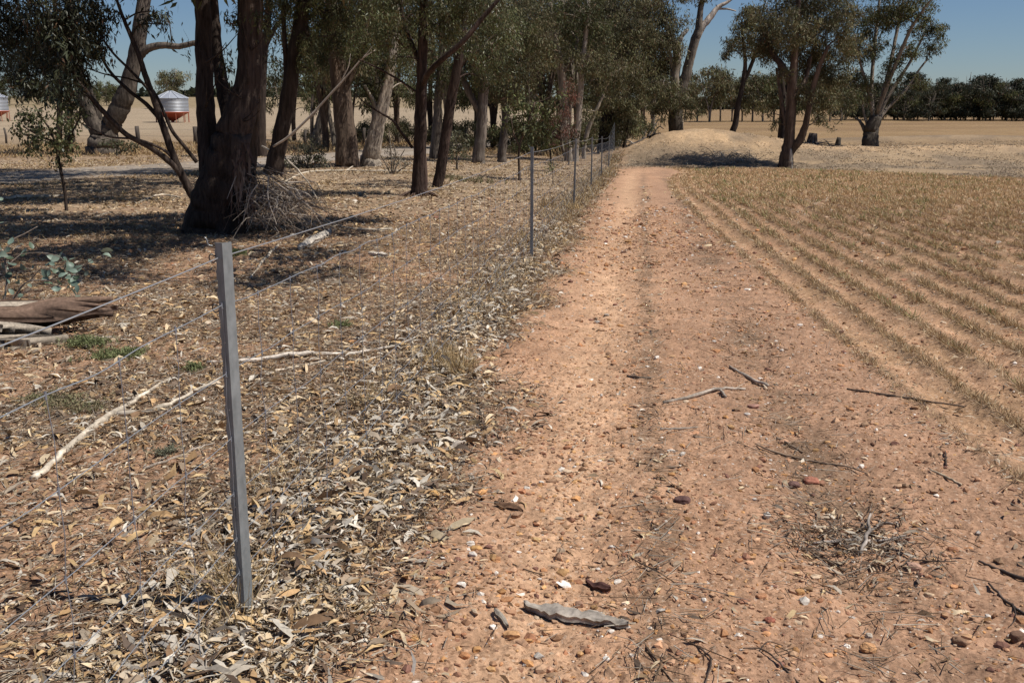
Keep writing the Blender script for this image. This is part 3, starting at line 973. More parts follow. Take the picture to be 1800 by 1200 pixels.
# A: the big dark multi-stemmed tree
t = Tree('gum_tree', 'big dark multi-stemmed gum leaning over a heap of dry twigs', 378, 409, bark='dark')
t.limb([(360, 414, 40), (364, 380, 37), (378, 330, 34), (394, 280, 33), (408, 235, 31), (424, 190, 27), (434, 145, 23), (438, 80, 21), (435, 0, 20), (440, -120, 17), (455, -260, 11)], rough=.16)
t.limb([(392, 414, 30), (384, 365, 24), (372, 310, 19), (366, 255, 16), (363, 200, 15), (360, 120, 14), (357, 40, 14), (352, -80, 12), (338, -240, 8)], dy=.5, rough=.16)
t.limb([(405, 410, 27), (418, 370, 22), (430, 330, 17), (434, 290, 12)], dy=.3, tone=.8)
t.limb([(404, 225, 12, .5), (394, 170, 12, .7), (384, 110, 10, .9), (378, 50, 9, 1), (372, -30, 8, 1.1)], tone=.9)
t.limb([(335, 418, 10, -.1), (350, 385, 14, -.1), (372, 350, 14, -.1)], tone=.9)
for _ in range(16):   # hanging ribbons of shed bark
    px = RNG.uniform(408, 442); py = RNG.uniform(245, 330)
    P0 = W(px, py, t.Y - .42); ln = RNG.uniform(.25, .7)
    P1 = P0 + [RNG.normal(0, .05), -.03, -ln * .5]; P2 = P1 + [RNG.normal(.03, .05), RNG.normal(0, .03), -ln * .5]
    Sx = np.array([RNG.uniform(.008, .02), RNG.normal(0, .006), 0])
    cc = pick([(.16, .11, .08), (.22, .16, .12), (.10, .065, .05)], 1)[0]
    t.tr.add([P0 - Sx, P0 + Sx, P1 - Sx * 1.2, P1 + Sx * 1.2, P2 - Sx * .5, P2 + Sx * .5], [[0, 1, 3, 2], [2, 3, 5, 4]], None, cc)
for k in range(12):    # bare side twigs
    px, py = [(436, 150), (430, 175), (361, 190), (440, 90), (420, 215), (362, 110)][k % 6]
    ang = RNG.uniform(-2.6, -.5); l_ = RNG.uniform(30, 80)
    t.twig([(px, py, 2, -.1), (px + l_ * .5 * math.cos(ang), py + l_ * .5 * math.sin(ang) + 6, 1.2, -.3), (px + l_ * math.cos(ang), py + l_ * math.sin(ang), .6, -.4)], tone=1.3)
for c in ((340, -140, 120, 80), (450, -170, 120, 90), (540, -120, 90, 70), (230, -150, 90, 70), (400, -300, 160, 90), (560, -260, 110, 80), (250, -300, 110, 80)):
    t.clump(*c, cov=.9, leaf=.2, dy=RNG.normal(0, .6))
for _ in range(100):  # unseen canopy above the view, added to shade the left ground
    q = RNG.uniform(-1, 1, 2); zz = RNG.uniform(3.9, 7.2)
    t.clump_w(t.b + [.7 + 3.4 * q[0], 3.3 * q[1] - 1.7, zz], (.8, .7, .5), 1.15, leaf=.19)
t.clump(418, 16, 34, 22, .7); t.clump(395, 120, 18, 40, .35, dy=.6); t.clump(452, 40, 26, 34, .6); t.clump(330, 75, 10, 30, .15)
t.done()

# twig heap at its foot
mb = MB()
c0 = G(462, 405)
n_ = 520
for k in range(n_):
    a0 = W(425 + 60 * RNG.random() ** 1.3, RNG.uniform(288, 372), 13.0 + RNG.normal(-.35, .2))
    e = G(440 + 165 * RNG.random() ** 1.4, RNG.uniform(372, 428)); e = e + [RNG.normal(0, .06), RNG.normal(0, .2), RNG.uniform(0, .18)]
    s_ = RNG.uniform(0, .5); e2 = a0 + (e - a0) * RNG.uniform(.55, 1.0); a1 = a0 + (e - a0) * s_
    e2 = e2 + RNG.normal(0, .13, 3) * [1.3, .6, .6]; a1 = a1 + RNG.normal(0, .07, 3); e2[2] = max(e2[2], float(h0(e2[0], e2[1])) + .01); mid = (a1 + e2) / 2 + np.array([RNG.normal(.03, .09), RNG.normal(0, .08), RNG.uniform(-.04, .16)])
    r = RNG.lognormal(math.log(.0045), .4)
    tube(mb, smooth_line([a1, mid, e2], 3), np.linspace(r, r * .4, 7), 4, pick([(.34, .285, .235), (.27, .22, .175), (.42, .36, .295), (.15, .11, .08), (.30, .22, .15)], 1)[0], cap=False)
tag(mb.build('twig_pile', M_TWIG, loc=c0), 'heap of dry grey twigs against the big dark tree', 'twig pile')

# C: leaning limbs with hanging dark leaves
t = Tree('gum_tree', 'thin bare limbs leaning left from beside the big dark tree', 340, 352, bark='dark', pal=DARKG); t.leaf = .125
t.limb([(341, 352, 7), (326, 320, 7), (309, 285, 6.5), (293, 240, 6), (276, 190, 5.5), (258, 140, 5), (243, 95, 4), (222, 45, 3.5), (205, 0, 2.5), (190, -50, 2)])
t.limb([(322, 312, 5.5), (300, 286, 5), (262, 258, 4.5), (222, 236, 4.5), (190, 205, 4.5), (160, 172, 4), (135, 140, 3.5), (118, 105, 3)], dy=-.5, sink=False)
t.limb([(284, 212, 4.5), (256, 182, 3.5), (222, 155, 3), (188, 118, 2.5), (168, 70, 2), (160, 20, 1.6)], dy=.3, sink=False)
t.limb([(346, 285, 4), (322, 255, 3.5), (300, 225, 3), (270, 160, 2.2), (232, 140, 1.6), (190, 132, 1.2), (158, 122, 1)], dy=.2, sink=False)
t.limb([(276, 190, 3), (262, 160, 2.5), (230, 125, 2.2), (200, 95, 2), (175, 62, 1.6)], dy=-.3, sink=False)
t.limb([(306, 280, 3), (285, 262, 2.5), (240, 245, 2), (190, 240, 1.5), (140, 215, 1)], dy=-.4, sink=False, tone=2.2)
for c in ((30, 40, 62, 60), (85, 30, 60, 55), (128, 55, 50, 55), (70, 100, 50, 55), (125, 118, 40, 48), (110, 160, 34, 36), (150, 20, 40, 40), (50, 150, 40, 24), (132, 178, 22, 30)):
    t.clump(*c, cov=1.5, dy=RNG.normal(-.3, .5))
t.clump(188, 55, 28, 34, .9); t.clump(205, 20, 30, 26, .9); t.clump(262, 20, 30, 24, .55); t.clump(285, 42, 22, 22, .45)
for c in ((20, -80, 110, 70), (150, -90, 110, 70), (-60, 20, 60, 80), (-90, -90, 90, 80), (250, -70, 60, 40)):
    t.clump(*c, cov=1.0, leaf=.16)
t.done()

# saplings on the left
t = Tree('sapling', 'slender leafy gum sapling standing in the shade by the road', 117, 371, bark='dark', pal=GREENS)
t.limb([(117, 372, 3), (113, 330, 3), (105, 292, 3), (99, 262, 2.5), (90, 232, 2), (72, 205, 1.5), (60, 185, 1)])
t.limb([(102, 272, 2), (122, 240, 1.6), (138, 212, 1.2), (146, 190, .8)], sink=False, dy=-.2)
t.limb([(96, 250, 1.8), (62, 235, 1.3), (40, 222, .9)], sink=False, dy=.2)
for c in ((60, 200, 34, 26, .5), (45, 225, 28, 26, .5), (120, 215, 30, 30, .5), (90, 235, 40, 22, .45), (120, 250, 34, 18, .5), (60, 250, 24, 16, .5), (100, 275, 26, 14, .35), (108, 290, 10, 12, .5)):
    t.clump(*c, leaf=.07, thin=2.0, droop=.5, dy=RNG.normal(0, .2))
t.done()

# E: forked tree across the road
t = Tree('gum_tree', 'grey forked gum with a knobbly pale right fork, across the road', 184, 268, Y=43, bark=(.115, .094, .075))
t.limb([(181, 272, 28), (181, 250, 25), (184, 232, 22)], rough=.2)
t.limb([(188, 238, 15), (199, 212, 15), (214, 182, 15), (226, 148, 13), (236, 110, 12), (243, 70, 12), (250, 25, 11), (260, -30, 9), (272, -80, 7)], sink=False, rough=.16, tone=.85)
t.limb([(243, 100, 8), (258, 87, 7), (285, 80, 6), (315, 82, 5), (345, 75, 4.5), (372, 74, 3)], sink=False)
t.limb([(176, 238, 15), (160, 205, 13), (146, 170, 11), (136, 120, 9), (128, 50, 8), (118, -40, 6)], sink=False, tone=.55)
t.limb([(182, 240, 6), (172, 195, 5), (160, 160, 3), (158, 145, 1)], sink=False, tone=.7)
t.limb([(207, 200, 5), (217, 195, 6), (218, 190, 4)], sink=False)
for c in ((120, -40, 80, 60), (250, -90, 90, 50), (60, -60, 90, 70), (160, 70, 24, 24), (280, 25, 18, 18)):
    t.clump(*c, cov=.8, dy=RNG.normal(0, 1))
t.done()
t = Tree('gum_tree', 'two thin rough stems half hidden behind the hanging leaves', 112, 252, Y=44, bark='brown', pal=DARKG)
t.limb([(104, 254, 5), (105, 200, 5), (102, 140, 5), (98, 60, 4), (95, -20, 3)]); t.limb([(121, 254, 7), (124, 210, 6), (121, 160, 6), (118, 90, 5), (120, 0, 4)])
for c in ((60, 110, 60, 50), (20, 60, 60, 60), (110, 60, 50, 60), (10, 120, 40, 40)):
    t.clump(*c, cov=1.0, dy=RNG.normal(0, .8))
t.done()

# stems just right of the big tree
t = Tree('gum_tree', 'straight rough stem directly behind the big dark tree', 437, 296, Y=27, bark='brown')
t.limb([(437, 298, 13), (441, 250, 12), (446, 200, 11), (449, 140, 10), (452, 60, 9), (455, -40, 7)]); t.clump(470, -60, 70, 50, .9); t.clump(440, -20, 40, 40, .7)
for _ in range(135):  # wide unseen canopy hung on this stem, added to shade road and verge
    q = RNG.uniform(-1, 1, 2); t.clump_w(t.b + [-1.5 + 6.0 * q[0], -4.0 + 6.0 * q[1], RNG.uniform(5.6, 9)], (1.2, 1.1, .8), .95, leaf=.30)
t.done()
t = Tree('gum_tree', 'dark narrow stem with a knot, between big tree and leaning trunk', 459, 265, Y=40, bark='dark')
t.limb([(459, 266, 9), (458, 220, 8), (460, 165, 7), (463, 100, 7), (470, 50, 6), (474, -20, 5)]); t.limb([(464, 90, 4), (480, 55, 4), (500, 30, 3)], sink=False)
t.clump(480, 20, 34, 34, 1.0); t.clump(455, 30, 24, 30, .8); t.clump(505, 10, 30, 34, .9); t.clump(480, -40, 60, 40, 1.0); t.clump(478, 110, 8, 12, .5); t.done()
# B
t = Tree('gum_tree', 'dark trunk leaning right, crossed by a dead grey branch', 482, 303, Y=26.5, bark='dark')
t.limb([(481, 304, 17), (487, 270, 14), (497, 220, 13), (508, 160, 13), (520, 90, 12), (532, 20, 11), (538, -60, 10), (548, -170, 7)])
t.limb([(505, 165, 5), (503, 110, 5), (500, 60, 4), (498, 10, 3)], sink=False)
t.limb([(520, 60, 4), (545, 30, 4), (575, 20, 3)], sink=False)
for c in ((560, 20, 40, 44), (590, 60, 40, 40), (545, 70, 22, 40), (600, 10, 50, 40), (560, -70, 100, 60), (500, 10, 24, 30), (540, 120, 14, 30), (640, -60, 60, 50)):
    t.clump(*c, cov=1.2, dy=RNG.normal(0, .6))
t.done()
mb = MB()
for pts in ([(480, 258, 2.6), (510, 238, 3.2), (545, 205, 3.2), (575, 172, 2.8), (600, 145, 2.4), (620, 122, 2), (635, 105, 1.4), (660, 88, 1)], [(636, 104, 1.6), (650, 88, 1), (662, 66, .6)], [(512, 240, 1.6), (528, 222, 1.5), (560, 195, 1.2)], [(600, 142, 1.5), (612, 118, 1.2), (616, 95, .6)]):
    P = np.array([W(a_, b_, 25.2) for a_, b_, _ in pts]); r = np.array([c_ * .68 * 25.2 / F for *_, c_ in pts]); S = smooth_line(np.column_stack([P, r]), 5)
    tube(mb, S[:, :3], S[:, 3], 6, (.36, .30, .25), .1)
tag(mb.build('dead_branch', M_TWIG, loc=W(480, 258, 25.2)), 'pale dead branch hung up across the dark leaning trunk', 'branch')

# F, G: stout pale-butted trunks
t = Tree('gum_tree', 'stout stringy barked trunk with grey fluted base beside the road', 608, 283, Y=31, bark='brown')
t.limb([(608, 284, 20), (605, 245, 17.5), (600, 195, 16), (595, 140, 15), (589, 80, 13), (583, 20, 11), (575, -70, 8)], rough=.2)
t.limb([(600, 165, 9), (618, 125, 8), (633, 90, 7), (645, 40, 5), (650, -10, 4)], sink=False, tone=.8)
for c in ((600, 40, 50, 46), (640, 80, 44, 40), (570, 90, 26, 36), (660, 30, 50, 40), (620, -50, 90, 50), (640, 150, 26, 22)):
    t.clump(*c, cov=1.3, dy=RNG.normal(0, 1))
t.done()
t = Tree('gum_tree', 'smooth pale grey trunk leaning right beside the stringy barked one', 652, 279, Y=31.5, bark='pale')
t.limb([(650, 280, 17), (656, 250, 14), (666, 210, 11.5), (676, 170, 10), (685, 130, 8.5), (692, 80, 7.5), (700, 10, 6), (705, -60, 4)], rough=.12)
t.limb([(666, 205, 5), (655, 175, 4), (640, 150, 3)], sink=False)
for c in ((690, 60, 40, 46), (672, 120, 30, 26), (720, 100, 30, 30), (700, 10, 60, 44), (720, 160, 18, 26), (655, 165, 20, 16)):
    t.clump(*c, cov=1.2, dy=RNG.normal(0, .8))
t.done()
t = Tree('gum_tree', 'slim grey stems at the far fence between the leaning trunk and stringy bark', 560, 240, Y=52, bark='grey')
t.limb([(556, 242, 8), (564, 215, 8), (570, 190, 7), (572, 120, 5), (570, 60, 4)]); t.limb([(587, 246, 5), (581, 215, 4), (576, 180, 4), (575, 100, 3)])
t.limb([(548, 238, 3), (549, 190, 3), (551, 150, 2), (553, 110, 1.5)])
for c in ((550, 140, 22, 22), (585, 120, 34, 34), (560, 80, 34, 34), (600, 160, 20, 14)):
    t.clump(*c, cov=1.2, dy=RNG.normal(0, 1))
t.done()
# H, I
t = Tree('gum_tree', 'upright reddish brown trunk with a long right branch, mid verge', 735, 343, bark='red')
t.limb([(734, 346, 14), (736, 315, 11.5), (738, 250, 11), (740, 180, 10), (742, 120, 9), (744, 60, 8), (746, 0, 7), (748, -90, 4)], rough=.1)
t.limb([(746, 338, 6), (745, 290, 5), (744, 250, 3)], tone=1.3)
t.limb([(742, 150, 5), (752, 130, 5, -.45), (775, 106, 5, -.6), (810, 76, 4.5, -.6), (845, 36, 4, -.5), (880, -4, 3, -.4)], sink=False, dy=-.5)
t.limb([(739, 110, 4.5), (722, 72, 4), (708, 30, 3.5), (700, -30, 3)], sink=False, dy=.5)
t.limb([(725, 260, 2.4), (705, 232, 2.4), (690, 212, 2), (664, 196, 1.6), (640, 180, 1.2), (625, 165, .8)], sink=False, dy=-.4)
t.limb([(736, 165, 2), (700, 140, 1.8), (660, 118, 1.4), (630, 105, 1)], sink=False, dy=.4, tone=1.8)
for c in ((730, 30, 46, 36, 1.4), (690, 60, 36, 34, 1.2), (775, 40, 44, 34, 1.4), (670, 20, 44, 34, 1.2), (810, 20, 44, 34, 1.2), (700, 100, 24, 18, .8), (760, 90, 26, 18, .8), (740, -40, 110, 50, 1.1), (850, -10, 50, 40, 1.0), (640, -30, 60, 40, 1.0)):
    t.clump(*c[:4], cov=c[4], dy=RNG.normal(0, .6))
for _ in range(14):
    e = RNG.uniform(-1, 1)
    t.twig([(735 + 10 * e, 335, 1.6), (735 + 30 * e, 340 + RNG.uniform(0, 6), 1.2, -.2), (735 + 48 * e, 346 + RNG.uniform(0, 10), .8, -.4)], tone=2.2)
t.done()
t = Tree('gum_tree', 'reddish leaning trunk rising right, twin of the upright red one', 769, 329, bark='red')
t.limb([(768, 331, 10), (776, 290, 9.5), (783, 245, 9), (790, 195, 8.5), (799, 142, 8), (808, 90, 7), (816, 40, 5.5), (822, -30, 4)], rough=.1)
t.limb([(800, 140, 3), (815, 110, 2.5), (840, 90, 2)], sink=False)
for c in ((830, 50, 40, 34), (850, 95, 40, 30), (800, 60, 34, 30), (880, 60, 40, 40), (830, -10, 60, 40), (895, 110, 26, 24), (850, 135, 20, 16)):
    t.clump(*c, cov=1.25, dy=RNG.normal(0, .7))
t.done()
# J
t = Tree('gum_tree', 'dark trunk glimpsed between the two reddish trunks', 762, 262, Y=38, bark=(.125, .102, .082))
t.limb([(764, 262, 8), (769, 215, 8), (770, 170, 7), (774, 110, 6), (780, 40, 4)]); t.clump(770, 110, 40, 34, 1.3); t.clump(745, 150, 24, 18, .8); t.clump(790, 140, 30, 20, 1.0); t.done()
t = Tree('gum_tree', 'grey barked trunk standing right of the two reddish trunks', 843, 273, Y=36, bark=(.125, .102, .082))
t.limb([(842, 275, 11), (845, 240, 9), (848, 190, 8.5), (850, 140, 8), (846, 80, 6), (848, 10, 4)]); t.limb([(846, 200, 6), (828, 170, 6), (815, 140, 5), (806, 110, 4)], sink=False, tone=.7)
for c in ((860, 130, 40, 26), (830, 120, 40, 30), (870, 80, 44, 36), (820, 70, 40, 36), (850, 30, 60, 40), (905, 60, 40, 40)): t.clump(*c, cov=1.3, dy=RNG.normal(0, .8))
t.done()
t = Tree('gum_tree', 'short leaning grey trunk behind the young leafy sapling', 884, 268, Y=38.5, bark=(.125, .102, .082))
t.limb([(882, 270, 8), (886, 240, 7.5), (889, 205, 7), (884, 160, 6), (880, 100, 5), (888, 40, 3)])
for c in ((890, 150, 44, 30), (920, 110, 44, 36), (870, 120, 40, 30), (910, 60, 50, 40), (930, 20, 50, 40), (950, 80, 40, 40)): t.clump(*c, cov=1.25, dy=RNG.normal(0, .8), pal=OLIVE)
t.done()
# K saplings
t = Tree('sapling', 'young gum sapling with a round airy green crown by the fence', 912, 299, Y=26, bark='brown')
t.limb([(913, 300, 2.2), (912, 268, 2), (918, 240, 1.8), (930, 212, 2), (940, 180, 1.4)]); t.limb([(914, 258, 2), (902, 232, 1.6), (898, 205, 1)], sink=False)
for c in ((925, 180, 34, 26), (905, 205, 26, 24), (950, 200, 30, 26), (965, 172, 30, 24), (935, 225, 34, 18), (960, 235, 26, 14)): t.clump(*c, cov=.75, leaf=.13, thin=1.4, dy=RNG.normal(0, .4), droop=.5)
t.done()
t = Tree('sapling', 'reddish leaved gum sapling beside the airy green one', 988, 268, Y=33, bark='grey', pal=[(.15, .06, .045), (.12, .07, .045), (.17, .085, .06), (.09, .07, .04)])
t.limb([(990, 268, 3), (986, 235, 2.4), (990, 200, 2), (990, 170, 1.4)])
for c in ((990, 185, 18, 22), (996, 160, 20, 18), (978, 205, 20, 14), (1008, 225, 16, 16), (975, 235, 18, 14)): t.clump(*c, cov=.9, dy=RNG.normal(0, .4))
t.done()
t = Tree('shrub', 'small feathery bright green shrub below the saplings', 968, 272, Y=33, bark='dark', pal=[(.10, .13, .035), (.12, .14, .04), (.085, .11, .03)], cat='shrub')
t.limb([(968, 274, 1.5), (966, 262, 1.2), (964, 252, .8)]); t.clump(966, 258, 17, 8, 1.6, leaf=.09, thin=.5, droop=-.6); t.clump(975, 252, 10, 6, 1.2, leaf=.09, thin=.5, droop=-.6); t.done()
# L
t = Tree('gum_tree', 'twin pale slender trunks rising close to the far fence posts', 1003, 262, Y=42, bark='pale')
t.limb([(1000, 264, 8), (995, 230, 7), (991, 185, 6.5), (988, 140, 7), (982, 100, 7), (972, 60, 6), (968, 5, 5)], tone=.8); t.limb([(1010, 262, 7), (1016, 225, 5), (1020, 165, 5), (1024, 110, 4.5), (1030, 60, 4), (1035, 0, 3)])
t.limb([(990, 130, 4), (1008, 95, 4), (1016, 70, 3)], sink=False, tone=.5)
for c in ((1000, 60, 40, 34), (1040, 50, 40, 40), (1010, 15, 50, 34), (960, 40, 40, 40), (980, 90, 24, 20), (1035, 110, 30, 26), (1050, 90, 30, 30), (1000, 150, 22, 20)): t.clump(*c, cov=1.3, dy=RNG.normal(0, .9), pal=OLIVE if RNG.random() < .5 else GREENS)
t.done()
t = Tree('gum_tree', 'crooked pale stem in front of dark bushes by the fence end', 1028, 262, Y=44, bark='pale')
t.limb([(1027, 263, 4), (1032, 235, 4), (1040, 212, 3.5), (1050, 190, 3), (1062, 165, 2)], tone=.9)
for c in ((1070, 175, 40, 26), (1050, 150, 40, 30), (1075, 130, 44, 34), (1040, 195, 20, 14)): t.clump(*c, cov=1.2, dy=RNG.normal(0, .9), pal=OLIVE)
t.done()
# M
t = Tree('gum_tree', 'dense dark bushy gum with low skirts at the end of the fence', 1064, 250, Y=47, bark='dark', pal=OLIVE)
t.limb([(1065, 253, 13), (1066, 225, 10), (1070, 180, 8), (1078, 120, 6), (1085, 50, 4)], tone=.6); t.limb([(1098, 250, 3), (1104, 220, 3), (1108, 190, 2)])
for c in ((1085, 195, 40, 26), (1100, 222, 26, 20), (1075, 225, 26, 20), (1110, 185, 26, 24), (1090, 150, 44, 30), (1080, 100, 46, 40), (1115, 130, 36, 36), (1060, 60, 50, 40), (1110, 70, 46, 40), (1100, 20, 60, 40), (1060, 10, 50, 40), (1118, 215, 12, 20)): t.clump(*c, cov=1.5, dy=RNG.normal(0, 1))
t.done()
# N: big old gum behind the mound
t = Tree('gum_tree', 'big old gum with a forked pale dead limb behind the earth mound', 1187, 235, Y=58, bark='grey', pal=OLIVE)
t.cm = 1.45
t.limb([(1187, 236, 13), (1187, 200, 12), (1190, 165, 10)], tone=.6); t.limb([(1195, 240, 5), (1198, 215, 4), (1196, 195, 2)], col=(.40, .33, .25))
t.limb([(1190, 170, 9), (1186, 135, 8), (1190, 100, 7), (1184, 75, 6), (1176, 60, 4), (1168, 30, 3)], sink=False, tone=1.1)
t.limb([(1193, 168, 9), (1204, 140, 9), (1213, 105, 8), (1222, 70, 8), (1228, 52, 7), (1231, 20, 5), (1238, -20, 4)], sink=False, tone=.9)
t.limb([(1222, 75, 6), (1235, 48, 6), (1250, 30, 5.5), (1262, 14, 4), (1282, 2, 2.5), (1300, -14, 2)], sink=False, col=(.45, .38, .31))
t.limb([(1262, 16, 2), (1278, 16, 1.5), (1294, 20, 1)], sink=False, col=(.40, .34, .28))
t.limb([(1193, 78, 4), (1199, 64, 4), (1207, 54, 3.5), (1208, 52, 2)], sink=False, col=(.52, .47, .40))
t.limb([(1188, 140, 3), (1180, 110, 4), (1176, 80, 3)], sink=False, col=(.40, .34, .28))
for c in ((1165, 60, 34, 34, 1.2), (1150, 100, 36, 30, 1.3), (1140, 40, 44, 40, 1.3), (1150, -10, 50, 40, 1.3), (1205, 30, 16, 18, .6), (1165, 150, 34, 24, 1.2), (1180, 175, 36, 22, 1.3), (1160, 195, 20, 16, 1.0), (1210, 180, 22, 18, 1.1), (1220, 200, 16, 12, .8), (1200, 95, 14, 24, .7), (1215, 160, 18, 18, .8), (1150, 130, 30, 30, 1.2), (1222, -20, 40, 20, .8)):
    t.clump(*c[:4], cov=c[4], dy=RNG.normal(0, 1.2))
t.done()
# O
t = Tree('gum_tree', 'thin dark kinked trunk leaning right on the back of the bank', 1284, 243, Y=53, bark='dark', pal=OLIVE)
t.cm = 1.45
t.limb([(1284, 244, 5.5), (1293, 215, 5.2), (1297, 185, 5), (1303, 160, 4.5), (1307, 140, 4), (1310, 110, 3), (1306, 70, 2.4), (1303, 40, 2)]); t.limb([(1307, 145, 3.5), (1318, 120, 3.5), (1328, 95, 3), (1338, 65, 2.5), (1345, 40, 2)], sink=False)
for c in ((1290, 75, 22, 20), (1305, 45, 26, 20), (1325, 22, 26, 18), (1345, 45, 30, 26), (1330, 80, 30, 20), (1280, 90, 12, 10), (1350, 90, 24, 20), (1312, 20, 20, 12)): t.clump(*c, cov=1.2, dy=RNG.normal(0, .9))
t.done()
# P
t = Tree('gum_tree', 'forked gum with a broad olive crown at the field edge', 1384, 294, Y=None, bark='brown', pal=OLIVE)
t.cm = 1.45
t.limb([(1381, 297, 14), (1384, 270, 11.5), (1388, 240, 9), (1390, 200, 8.5), (1393, 150, 7.5), (1397, 100, 6), (1400, 50, 5), (1404, 0, 4), (1408, -50, 3)])
t.limb([(1388, 295, 5, -.15), (1389, 278, 4, -.2), (1390, 262, 2, -.2)], col=(.40, .34, .27))
t.limb([(1388, 268, 8), (1404, 248, 7.5), (1414, 225, 6), (1421, 195, 5), (1428, 160, 4.5), (1440, 120, 4), (1456, 80, 3)], sink=False, dy=-.8)
t.limb([(1392, 150, 6), (1376, 118, 6), (1358, 95, 5), (1350, 70, 4), (1345, 45, 3)], sink=False, dy=.8, tone=.6)
t.limb([(1391, 190, 5), (1404, 160, 5), (1416, 140, 4), (1425, 100, 3)], sink=False, dy=.5)
t.limb([(1386, 230, 4), (1376, 190, 4), (1370, 150, 3), (1365, 120, 2)], sink=False, dy=.6, tone=1.4)
for c in ((1400, 50, 44, 36, 1.5), (1360, 60, 34, 30, 1.4), (1440, 45, 44, 36, 1.5), (1430, 95, 42, 34, 1.4), (1465, 90, 36, 30, 1.4), (1445, 135, 34, 26, 1.3), (1475, 130, 26, 22, 1.2), (1380, 15, 50, 26, 1.3), (1450, 5, 50, 30, 1.3), (1355, 100, 22, 18, .9), (1430, 165, 28, 22, 1.2), (1455, 180, 26, 20, 1.2), (1482, 50, 26, 34, 1.3), (1400, 110, 24, 20, .7), (1362, 215, 10, 12, .7), (1356, 200, 8, 8, .4), (1420, -40, 110, 40, 1.2), (1440, 205, 18, 14, 1.0), (1400, 85, 30, 20, .8), (1500, 75, 26, 24, .9), (1492, 20, 34, 22, 1.0), (1478, 165, 20, 16, .7), (1335, 70, 20, 18, .7), (1345, 30, 26, 16, .8), (1462, 215, 12, 10, .4), (1375, 130, 22, 14, .5), (1415, 190, 16, 12, .4)):
    t.clump(*c[:4], cov=c[4], dy=RNG.normal(0, 1.0), droop=.7)
t.done()
t = Tree('gum_tree', 'dark upright trunk partly hidden behind the forked field edge gum', 1374, 247, Y=56, bark='dark', pal=GREENS)
t.cm = 1.45
t.limb([(1374, 248, 8), (1376, 215, 7.5), (1377, 180, 6), (1374, 140, 4), (1368, 110, 3)]); t.limb([(1376, 190, 4), (1385, 150, 4), (1392, 120, 3)], sink=False)
for c in ((1370, 170, 24, 16), (1395, 140, 30, 24), (1350, 145, 24, 18), (1410, 185, 24, 16)): t.clump(*c, cov=1.0, dy=RNG.normal(0, 1))
t.done()
# Q
t = Tree('gum_tree', 'tall vase shaped gum of many fanning stems, farthest right', 1528, 256, Y=54, bark='grey', pal=GREENS)
t.cm = 1.45
t.limb([(1529, 258, 15), (1530, 240, 13), (1534, 222, 12), (1540, 205, 10)], tone=.55)
for pts in ([(1535, 215, 6), (1532, 170, 5), (1534, 120, 4.5), (1540, 60, 4), (1546, 0, 3), (1548, -40, 2)], [(1540, 210, 6), (1552, 170, 5.5), (1563, 125, 5), (1572, 80, 4.5), (1580, 40, 4), (1590, -10, 3)],
            [(1543, 208, 5), (1560, 172, 4.5), (1580, 140, 4), (1598, 112, 3.5), (1612, 85, 3), (1625, 60, 2)], [(1545, 210, 5), (1562, 188, 4.5), (1584, 168, 4), (1598, 150, 3), (1612, 128, 2.5), (1630, 105, 2)],
            [(1542, 200, 5), (1560, 150, 5), (1580, 100, 4.5), (1602, 50, 4), (1625, 15, 3), (1640, -5, 2)], [(1524, 236, 6), (1517, 222, 4.5), (1510, 212, 3), (1503, 208, 2)], [(1526, 225, 4), (1520, 205, 3.5), (1516, 185, 3)],
            [(1536, 212, 4), (1526, 160, 4), (1512, 110, 3), (1502, 60, 2.5)]):
    t.limb([(a_, b_, c_ * .72) for a_, b_, c_ in pts], sink=False, dy=RNG.normal(0, 1.5), tone=RNG.uniform(.8, 1.5))
for c in ((1640, 50, 26, 14, 1.4), (1655, 62, 12, 14, 1.3), (1612, 52, 20, 12, 1.1), (1600, 88, 26, 16, 1.3), (1635, 85, 20, 14, 1.3), (1570, 108, 22, 16, 1.0), (1617, 142, 16, 11, 1.2), (1606, 150, 8, 6, .8), (1585, 130, 14, 14, .8), (1560, 20, 40, 26, 1.4), (1600, 10, 40, 24, 1.3), (1530, 40, 34, 30, 1.3), (1545, 80, 24, 20, .8), (1510, 90, 26, 30, 1.2), (1500, 140, 26, 24, 1.2), (1520, 150, 18, 24, .9), (1488, 170, 22, 18, 1.1), (1580, 170, 10, 8, .5), (1570, -30, 90, 30, 1.2), (1625, 20, 22, 14, .9), (1552, 130, 12, 20, .5)):
    t.clump(*c[:4], cov=c[4], dy=RNG.normal(0, 1.3), droop=.6)
t.done()

